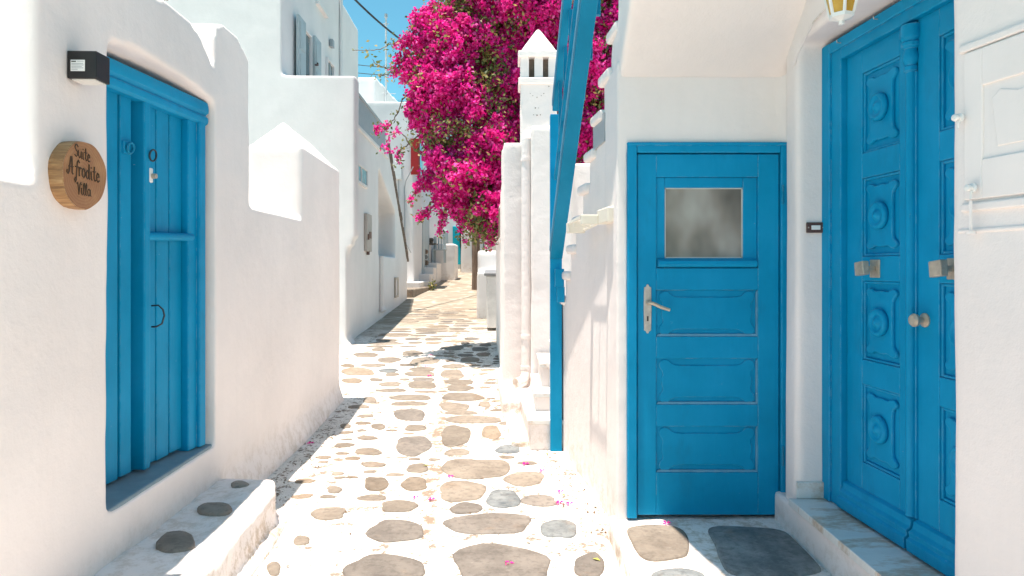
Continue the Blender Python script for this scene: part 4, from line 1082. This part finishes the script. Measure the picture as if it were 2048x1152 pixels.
# ------------------------------------------------------------------ wooden pole, cables
up_ = thing('wooden_pole', 'weathered brown wooden utility pole standing in the alley', 'pole', (-1.12, 21.2, slope_z(21.2)))
b0 = slope_z(21.2)-0.1
m = MB(); N = 14
m.tube([(-1.12+.012*math.sin(k*1.3), 21.2, b0+k*(8.2-b0)/N) for k in range(N+1)], [.138-.0035*k for k in range(N+1)], 14); build('shaft', m, M_pole, up_, smooth=50)
m = MB(); m.box(-1.5, -.74, 21.06, 21.12, 7.6, 7.72); build('cross_arm', m, M_pole, up_, bevel=.01)
def cable(p, q, sag, r, label, mat=M_wire, n=26):
    p, q = Vector(p), Vector(q)
    pts = [p.lerp(q, t)+Vector((0, 0, -4*sag*t*(1-t))) for t in np.linspace(0, 1, n)]
    o = build('overhead_cable', MB().tube(pts, r, 6), mat, None, smooth=True, at=tuple(p))
    return tag(o, label, 'cable', 'cables strung over the alley')
cable((-3.55, 13.0, 7.15), (-1.12, 21.1, 7.66), 0.55, .022, 'thick dark cable sagging from the house roof to the pole')
cable((-9.5, 34.0, 11.9), (-1.3, 21.1, 7.70), 0.25, .016, 'upper of two thin dark cables crossing the blue sky')
cable((-9.5, 34.5, 11.6), (-1.3, 21.12, 7.50), 0.25, .016, 'lower of two thin dark cables crossing the blue sky')

# ------------------------------------------------------------------ bougainvillea
def mat_bract():
    k = NB('magenta_bracts'); k.rough(0.55); k.b.inputs['Specular IOR Level'].default_value = 0.25
    g = k.n('ShaderNodeNewGeometry')
    a = k.n('ShaderNodeAttribute'); a.attribute_name = 'clump'
    c = k.ramp(g.outputs['Random Per Island'], [(0.0, (0.66, 0.006, 0.22)), (0.5, (0.92, 0.018, 0.37)), (0.85, (0.96, 0.09, 0.52)), (1.0, (0.97, 0.25, 0.66))])
    c2 = k.mix(a.outputs['Fac'], c, (0.50, 0.004, 0.15))
    k.color(c2)
    tr = k.n('ShaderNodeBsdfTranslucent'); k.link(c2, tr.inputs['Color'])
    mx = k.n('ShaderNodeMixShader'); mx.inputs[0].default_value = 0.5
    k.link(k.b.outputs[0], mx.inputs[1]); k.link(tr.outputs[0], mx.inputs[2]); k.link(mx.outputs[0], k.out.inputs[0])
    return k.m
def mat_leaf():
    k = NB('bougainvillea_leaves'); k.rough(0.5)
    g = k.n('ShaderNodeNewGeometry')
    c = k.ramp(g.outputs['Random Per Island'], [(0.0, (0.06, 0.09, 0.022)), (0.35, (0.13, 0.17, 0.045)), (0.6, (0.26, 0.27, 0.08)), (0.85, (0.38, 0.25, 0.09)), (1.0, (0.48, 0.44, 0.14))])
    k.color(c)
    tr = k.n('ShaderNodeBsdfTranslucent'); k.link(c, tr.inputs['Color'])
    mx = k.n('ShaderNodeMixShader'); mx.inputs[0].default_value = 0.3
    k.link(k.b.outputs[0], mx.inputs[1]); k.link(tr.outputs[0], mx.inputs[2]); k.link(mx.outputs[0], k.out.inputs[0])
    return k.m
M_bract = mat_bract(); M_leaf = mat_leaf()
M_twig = mat_simple('twig_bark', (.16, .11, .07), .8)

rng = np.random.default_rng(11)
BLOBS = np.array([  # centre x,d,z; radii
 (-0.72, 10.0, 4.42, .82, .75, .80), (-0.62, 9.8, 3.45, .76, .75, .85), (-0.50, 9.6, 2.72, .66, .65, .62), (-0.32, 9.4, 2.22, .46, .45, .34),
 (0.10, 10.1, 5.15, 1.05, .9, .95), (0.25, 10.2, 3.9, .95, .8, 1.2), (1.05, 10.3, 4.6, .95, .9, 1.15), (0.95, 10.3, 3.1, .8, .6, .9),
 (1.65, 10.4, 4.1, .7, .7, 1.1), (1.20, 10.2, 5.6, .95, .8, .75), (-0.35, 10.1, 5.15, .62, .6, .55), (0.05, 9.6, 2.75, .45, .5, .6), (2.3, 10.5, 4.6, .7, .7, 1.1)])
def inside(p, shrink):
    q = (p[:, None, :]-BLOBS[None, :, :3])/(BLOBS[None, :, 3:]-shrink)
    return (np.sum(q*q, axis=2) < 1).any(axis=1)
def shell(n, depth, jitter):
    w = BLOBS[:, 3]*BLOBS[:, 5]; w = w/w.sum()
    b = BLOBS[rng.choice(len(BLOBS), n, p=w)]
    u_ = rng.normal(size=(n, 3)); u_ /= np.linalg.norm(u_, axis=1)[:, None]
    u_[:, 1] = np.where(rng.random(n) < 0.55, -np.abs(u_[:, 1]), u_[:, 1])
    r = 1-depth*rng.random(n)**1.5
    p = b[:, :3]+u_*b[:, 3:]*r[:, None]
    nz = np.array([noise.noise(Vector((q[0]*2.3, q[1]*2.3, q[2]*2.3))) for q in p])
    p += u_*(nz*jitter)[:, None]
    return p, u_
def florets(centres, normals, size, spread_n):
    """folded diamond bracts, three to a flower"""
    n = len(centres)
    P = np.repeat(centres, 3, axis=0); m_ = len(P)
    a = rng.normal(size=(m_, 3)) + np.repeat(normals, 3, axis=0)*spread_n; a /= np.linalg.norm(a, axis=1)[:, None]
    t = np.cross(a, rng.normal(size=(m_, 3))); t /= np.linalg.norm(t, axis=1)[:, None]
    bvec = np.cross(a, t)
    s = size*rng.uniform(.7, 1.25, m_)[:, None]
    v0 = P; v1 = P+t*s*.62+bvec*s*.42+a*s*.25; v2 = P+t*s*1.25+a*s*.10; v3 = P+t*s*.62-bvec*s*.42+a*s*.25
    V_ = np.stack([v0, v1, v2, v3], axis=1).reshape(-1, 3)
    F_ = np.arange(m_*4).reshape(-1, 4)
    return V_, F_
def leaf_quads(P, size):
    m_ = len(P)
    t = rng.normal(size=(m_, 3)); t[:, 2] -= .35; t /= np.linalg.norm(t, axis=1)[:, None]
    bvec = np.cross(t, rng.normal(size=(m_, 3))); bvec /= np.linalg.norm(bvec, axis=1)[:, None]
    nn = np.cross(t, bvec); s = size*rng.uniform(.6, 1.3, m_)[:, None]
    V_ = np.stack([P, P+t*s*.5+bvec*s*.30+nn*s*.1, P+t*s*1.1, P+t*s*.5-bvec*s*.30+nn*s*.1], axis=1).reshape(-1, 3)
    return V_, np.arange(m_*4).reshape(-1, 4)
def quads_obj(name, V_, F_, mat, parent, attr=None, kind=None):
    W = np.array(WORLD[parent.name].inverted()); V_ = V_ @ W[:3, :3].T + W[:3, 3]
    me = bpy.data.meshes.new(name); me.vertices.add(len(V_)); me.vertices.foreach_set('co', V_.astype(np.float32).ravel())
    nf = len(F_); me.loops.add(nf*4); me.loops.foreach_set('vertex_index', F_.astype(np.int32).ravel())
    me.polygons.add(nf); me.polygons.foreach_set('loop_start', (np.arange(nf)*4).astype(np.int32)); me.polygons.foreach_set('loop_total', np.full(nf, 4, np.int32))
    me.update(calc_edges=True); me.materials.append(mat)
    if attr is not None:
        at_ = me.attributes.new('clump', 'FLOAT', 'POINT'); at_.data.foreach_set('value', attr.astype(np.float32))
    o = bpy.data.objects.new(name, me); C.objects.link(o); o.parent = parent; WORLD[o.name] = WORLD[parent.name]
    if kind: o['kind'] = kind
    return o

bg_ = thing('bougainvillea', 'huge magenta bougainvillea spilling over the alley behind the chimney', 'bougainvillea', (0.7, 10.6, 0))
cl, cn = shell(6200, 0.22, 0.36)
keep = ~inside(cl, 0.22) | (rng.random(len(cl)) < 0.15)
cl, cn = cl[keep], cn[keep]
leafy = np.array([noise.noise(Vector((q[0]*1.7+5, q[1]*1.7, q[2]*1.7))) for q in cl]) > 0.33
leafy |= rng.random(len(cl)) < 0.13
fc, fn = cl[~leafy], cn[~leafy]
core, coren = shell(1500, 0.75, 0.1); core = core[core[:, 2] > 2.0]; coren = coren[:len(core)]
fc = np.vstack([fc, core]); fn = np.vstack([fn, coren])
nper = rng.integers(16, 30, len(fc))
U_ = rng.normal(size=(nper.sum(), 3)); U_ /= np.linalg.norm(U_, axis=1)[:, None]
RC = np.repeat(rng.uniform(.05, .13, len(fc)), nper)
C_ = np.repeat(fc, nper, axis=0) + U_*(RC*rng.random(len(RC))**.4)[:, None]
N_ = np.repeat(fn, nper, axis=0)*.5 + U_
tone = np.repeat(rng.random(len(fc))**2*0.75, nper)
V_, F_ = florets(C_, N_, 0.046, 0.9)
crown = quads_obj('flower_crown', V_, F_, M_bract, bg_, np.repeat(tone, 12))
lc = cl[leafy]; nper = rng.integers(14, 30, len(lc))
L_ = np.repeat(lc, nper, axis=0)+rng.normal(size=(nper.sum(), 3))*0.085
p2, _ = shell(7500, 0.5, 0.2)
L_ = np.vstack([L_, p2, fc[rng.integers(0, len(fc), 3600)]+rng.normal(size=(3600, 3))*0.085])
V_, F_ = leaf_quads(L_, 0.055)
quads_obj('leaf_crown', V_, F_, M_leaf, bg_)
m = MB()
root = Vector((0.7, 10.7, 0.0))
m.tube([root, root+Vector((.03, -.05, .8)), root+Vector((-.05, -.1, 1.7)), root+Vector((-.2, -.2, 2.6))], [.11, .095, .085, .07], 10)
rb_ = random.Random(9)
for k in range(34):
    b = BLOBS[k % len(BLOBS)]
    s_ = root+Vector((-.2+rb_.uniform(-.1, .1), -.2, 2.0+rb_.uniform(0, .6)))
    e = Vector((b[0]+rb_.uniform(-.8, .8)*b[3], b[1]+rb_.uniform(-.8, .6)*b[4], b[2]+rb_.uniform(-.7, .9)*b[5]))
    mid = s_.lerp(e, .5)+Vector((rb_.uniform(-.2, .2), rb_.uniform(-.2, .2), rb_.uniform(0, .4)))
    m.tube([s_, s_.lerp(mid, .6)+Vector((0, 0, .1)), mid, mid.lerp(e, .55)+Vector((0, 0, .05)), e], [.035, .028, .02, .013, .006], 6)
build('trunk', m, M_twig, bg_, smooth=True)
# long loose sprays reaching out of the crown
def spray(pts, nleaf, nflow, seed):
    r_ = random.Random(seed); P = [Vector(p) for p in pts]
    fine = []
    for i in range(len(P)-1):
        for t in np.linspace(0, 1, 7)[:-1]: fine.append(P[i].lerp(P[i+1], t)+Vector((r_.uniform(-.012, .012), r_.uniform(-.012, .012), r_.uniform(-.012, .012))))
    fine.append(P[-1]); n = len(fine)
    m = MB(); m.tube(fine, [.011-.007*i/n for i in range(n)], 5)
    o = build('spray', m, M_twig, bg_, smooth=True)
    q = np.array([tuple(fine[min(n-1, int(n*(r_.random()**.7)))]) for _ in range(nleaf)])+rng.normal(size=(nleaf, 3))*.035
    V1, F1 = leaf_quads(q, .055); quads_obj('leaves', V1, F1, M_leaf, o, kind='stuff')
    if nflow:
        k_ = max(1, nflow//7); c_ = np.array([tuple(fine[r_.randrange(n//3, n)]) for _ in range(k_)])
        q = np.repeat(c_, 7, axis=0)+rng.normal(size=(k_*7, 3))*.030
        V1, F1 = florets(q, np.zeros_like(q), .034, 0); quads_obj('flowers', V1, F1, M_bract, o, np.zeros(len(V1)), kind='stuff')
def sp(px, py, dd): return ((px-1024)/1365*dd, dd, EYE+(535-py)*dd/1365)
spray([sp(900, 15, 9.9), sp(865, 35, 9.8), sp(825, 60, 9.7), sp(790, 85, 9.6), sp(755, 100, 9.5), sp(705, 101, 9.4)], 44, 14, 1)
spray([sp(850, 90, 9.9), sp(830, 60, 9.8), sp(838, 40, 9.7)], 40, 0, 2)
spray([sp(850, 110, 9.9), sp(815, 130, 9.8), sp(780, 138, 9.7), sp(750, 130, 9.6), sp(745, 118, 9.6)], 46, 0, 3)
spray([sp(840, 150, 9.9), sp(800, 140, 9.8), sp(770, 150, 9.7), sp(755, 150, 9.7)], 40, 0, 4)
spray([sp(840, 160, 9.8), sp(805, 200, 9.7), sp(790, 235, 9.6), sp(770, 255, 9.5), sp(752, 262, 9.5)], 56, 42, 5)
spray([sp(850, 260, 9.8), sp(815, 290, 9.7), sp(795, 305, 9.6), sp(800, 330, 9.6)], 50, 21, 6)
spray([sp(870, 330, 9.7), sp(840, 365, 9.5), sp(825, 395, 9.5), sp(822, 404, 9.5)], 44, 70, 7)
spray([sp(890, 390, 9.6), sp(860, 420, 9.5), sp(840, 432, 9.4), sp(835, 440, 9.4)], 60, 84, 8)
spray([sp(970, 440, 9.3), sp(980, 465, 9.2), sp(985, 485, 9.2), sp(972, 494, 9.2)], 40, 63, 9)
spray([sp(930, 440, 9.5), sp(922, 465, 9.5), sp(930, 485, 9.5)], 60, 7, 10)
spray([sp(900, 400, 9.5), sp(885, 440, 9.4), sp(880, 470, 9.4)], 50, 84, 11)
spray([sp(960, 20, 10), sp(950, -20, 10), sp(945, -60, 10)], 60, 14, 12)
spray([sp(1010, 420, 9.2), sp(998, 450, 9.1), sp(985, 470, 9.1)], 40, 56, 13)
spray([sp(870, 330, 9.7), sp(830, 300, 9.4), sp(800, 262, 9.2), sp(778, 270, 9.0), sp(772, 300, 8.9)], 34, 35, 14)

# courtyard tree twig over the left wall top
ct = thing('overhanging_twig', 'small leafy twig hanging over the top of the left wall', 'twig', (-1.95, 3.3, 2.9))
q = np.array([sp(290+i*.9, -6+rng.uniform(-8, 8), 4.2) for i in range(48)]); V1, F1 = leaf_quads(q, .035); quads_obj('leaves', V1, F1, M_leaf, ct)
build('stem', MB().tube([sp(240, -60, 4.3), sp(275, -20, 4.25), sp(310, -5, 4.2), sp(336, 0, 4.2)], .004, 5), M_twig, ct)

# ------------------------------------------------------------------ fallen petals and litter
FAR_ = 'tiny magenta flower lying far up the paving before the plant shadow'
PET = [(830, 997, 'magenta flower lying left of its twin in the middle of the paving'), (862, 1000, 'magenta flower lying right of its twin in the middle of the paving'),
 (1050, 930, 'magenta flower on the paving beside the tip of the long tan flagstone'), (1083, 943, 'magenta flower at the upper edge of the slanting tan flagstone'),
 (1120, 985, 'topmost of three magenta flowers near the right wall'), (1118, 1006, 'lower left of three magenta flowers near the right wall'),
 (1138, 1008, 'lower right of three magenta flowers near the right wall'), (1017, 1130, 'magenta flower lying on the largest grey slab at the bottom'),
 (620, 889, 'magenta flower lying at the edge of the left wall shadow'), (617, 862, 'magenta flower lying in the left wall shadow at the wall foot'),
 (900, 955, 'magenta flower at the left end of the long tan flagstone'), (787, 711, FAR_), (862, 711, FAR_), (852, 733, FAR_), (858, 753, FAR_)]
V1 = []; F1 = []
for q_ in range(3):
    a_ = q_*2.1; ca, sa = math.cos(a_), math.sin(a_); o_ = len(V1)
    for (u0, w0, h0) in ((0, 0, .002), (.016, .013, .014), (.034, .0, .008), (.016, -.013, .012)): V1.append((u0*ca-w0*sa, u0*sa+w0*ca, h0))
    F1.append((o_, o_+1, o_+2, o_+3))
pm = None
def petal(x, y, z, k, lab):
    global pm
    if pm is None:
        me = bpy.data.meshes.new('fallen_petal'); me.from_pydata(V1, [], F1); me.materials.append(M_bract); pm = me
    o = bpy.data.objects.new('fallen_petal', pm); C.objects.link(o); o.location = (x, y, z); o.rotation_euler = (0, 0, k*2.1); s_ = random.uniform(.75, 1.15); o.scale = (s_, s_, s_)
    tag(o, lab, 'flower', 'magenta flowers fallen on the paving')
    return o
for k, (a, c, lab) in enumerate(PET):
    x, y = ground_px(a, c); petal(x, y, gz(x, y)+.004, k, lab)
x, y = at_z(1332, 1047, .12); petal(x, y, .118, 3, 'magenta flower lying at the foot of the small blue door')
rl_ = random.Random(21)
V_ = []; F_ = []
def litter(x, y, z, s):
    a = rl_.uniform(0, 6.28); c, sn = math.cos(a)*s, math.sin(a)*s; o_ = len(V_)
    for (u0, w0, h0) in ((-1, 0, 0), (0, .4, .25), (1, 0, .1), (0, -.4, .3)): V_.append((x+u0*c-w0*sn, y+u0*sn+w0*c, z+.004+h0*s))
    F_.append((o_, o_+1, o_+2, o_+3))
for k in range(900):
    t = rl_.random()
    if t < .45: y = rl_.uniform(3.9, 7.3); x = -1.595-.0295*y+.09+abs(rl_.gauss(0, .16))
    elif t < .62: y = rl_.uniform(3.7, 5.6); x = wx(y)-.02-abs(rl_.gauss(0, .10))
    elif t < .8: y = rl_.uniform(6.5, 8.6); x = rx(y)-.10-abs(rl_.gauss(0, .16))
    else: y = rl_.uniform(3.2, 9); x = rl_.uniform(-1.4, .3)
    litter(x, y, gz(x, y), rl_.uniform(.005, .018))
m = MB(); m.add(V_, F_); lt = build('leaf_litter', m, mat_simple('dry_leaves', (.17, .105, .06), .8, var=.5, scale=20), None)
tag(lt, 'dry leaf litter scattered along the foot of the walls', 'leaves', kind='stuff')
YL = [(852, 934, 'yellow leaf lying on a tan flagstone left of the gutter line'), (1095, 910, 'yellow green leaf lying by the foot of the blue post'), (1193, 1122, 'green leaf lying on the small grey flagstone beside the platform'), (1128, 993, 'yellow leaf lying among the three magenta flowers')]
for k, (a, c, lab) in enumerate(YL):
    x, y = ground_px(a, c); m = MB(); s_ = .022
    m.add([(-s_, 0, .002), (0, .011, .008), (s_, 0, .004), (0, -.011, .009)], [(0, 1, 2, 3)])
    o = build('fallen_leaf', m, mat_simple('yellow_leaf', (.38, .36, .06), .7), None, M=frame((x, y, gz(x, y)+.010), k*1.3), at=(x, y, gz(x, y)+.010))
    tag(o, lab, 'leaf', 'yellow leaves fallen on the paving')
wd = thing('weed', 'small green weed growing at the terrace kerb', 'weed', (-2.62, 21.2, .8))
q = np.array([(-2.45, 21.0, .78)])+rng.normal(size=(60, 3))*np.array([.05, .05, .09])+np.array([0, 0, .12]); V1, F1 = leaf_quads(q, .09); quads_obj('leaves', V1, F1, M_leaf, wd)
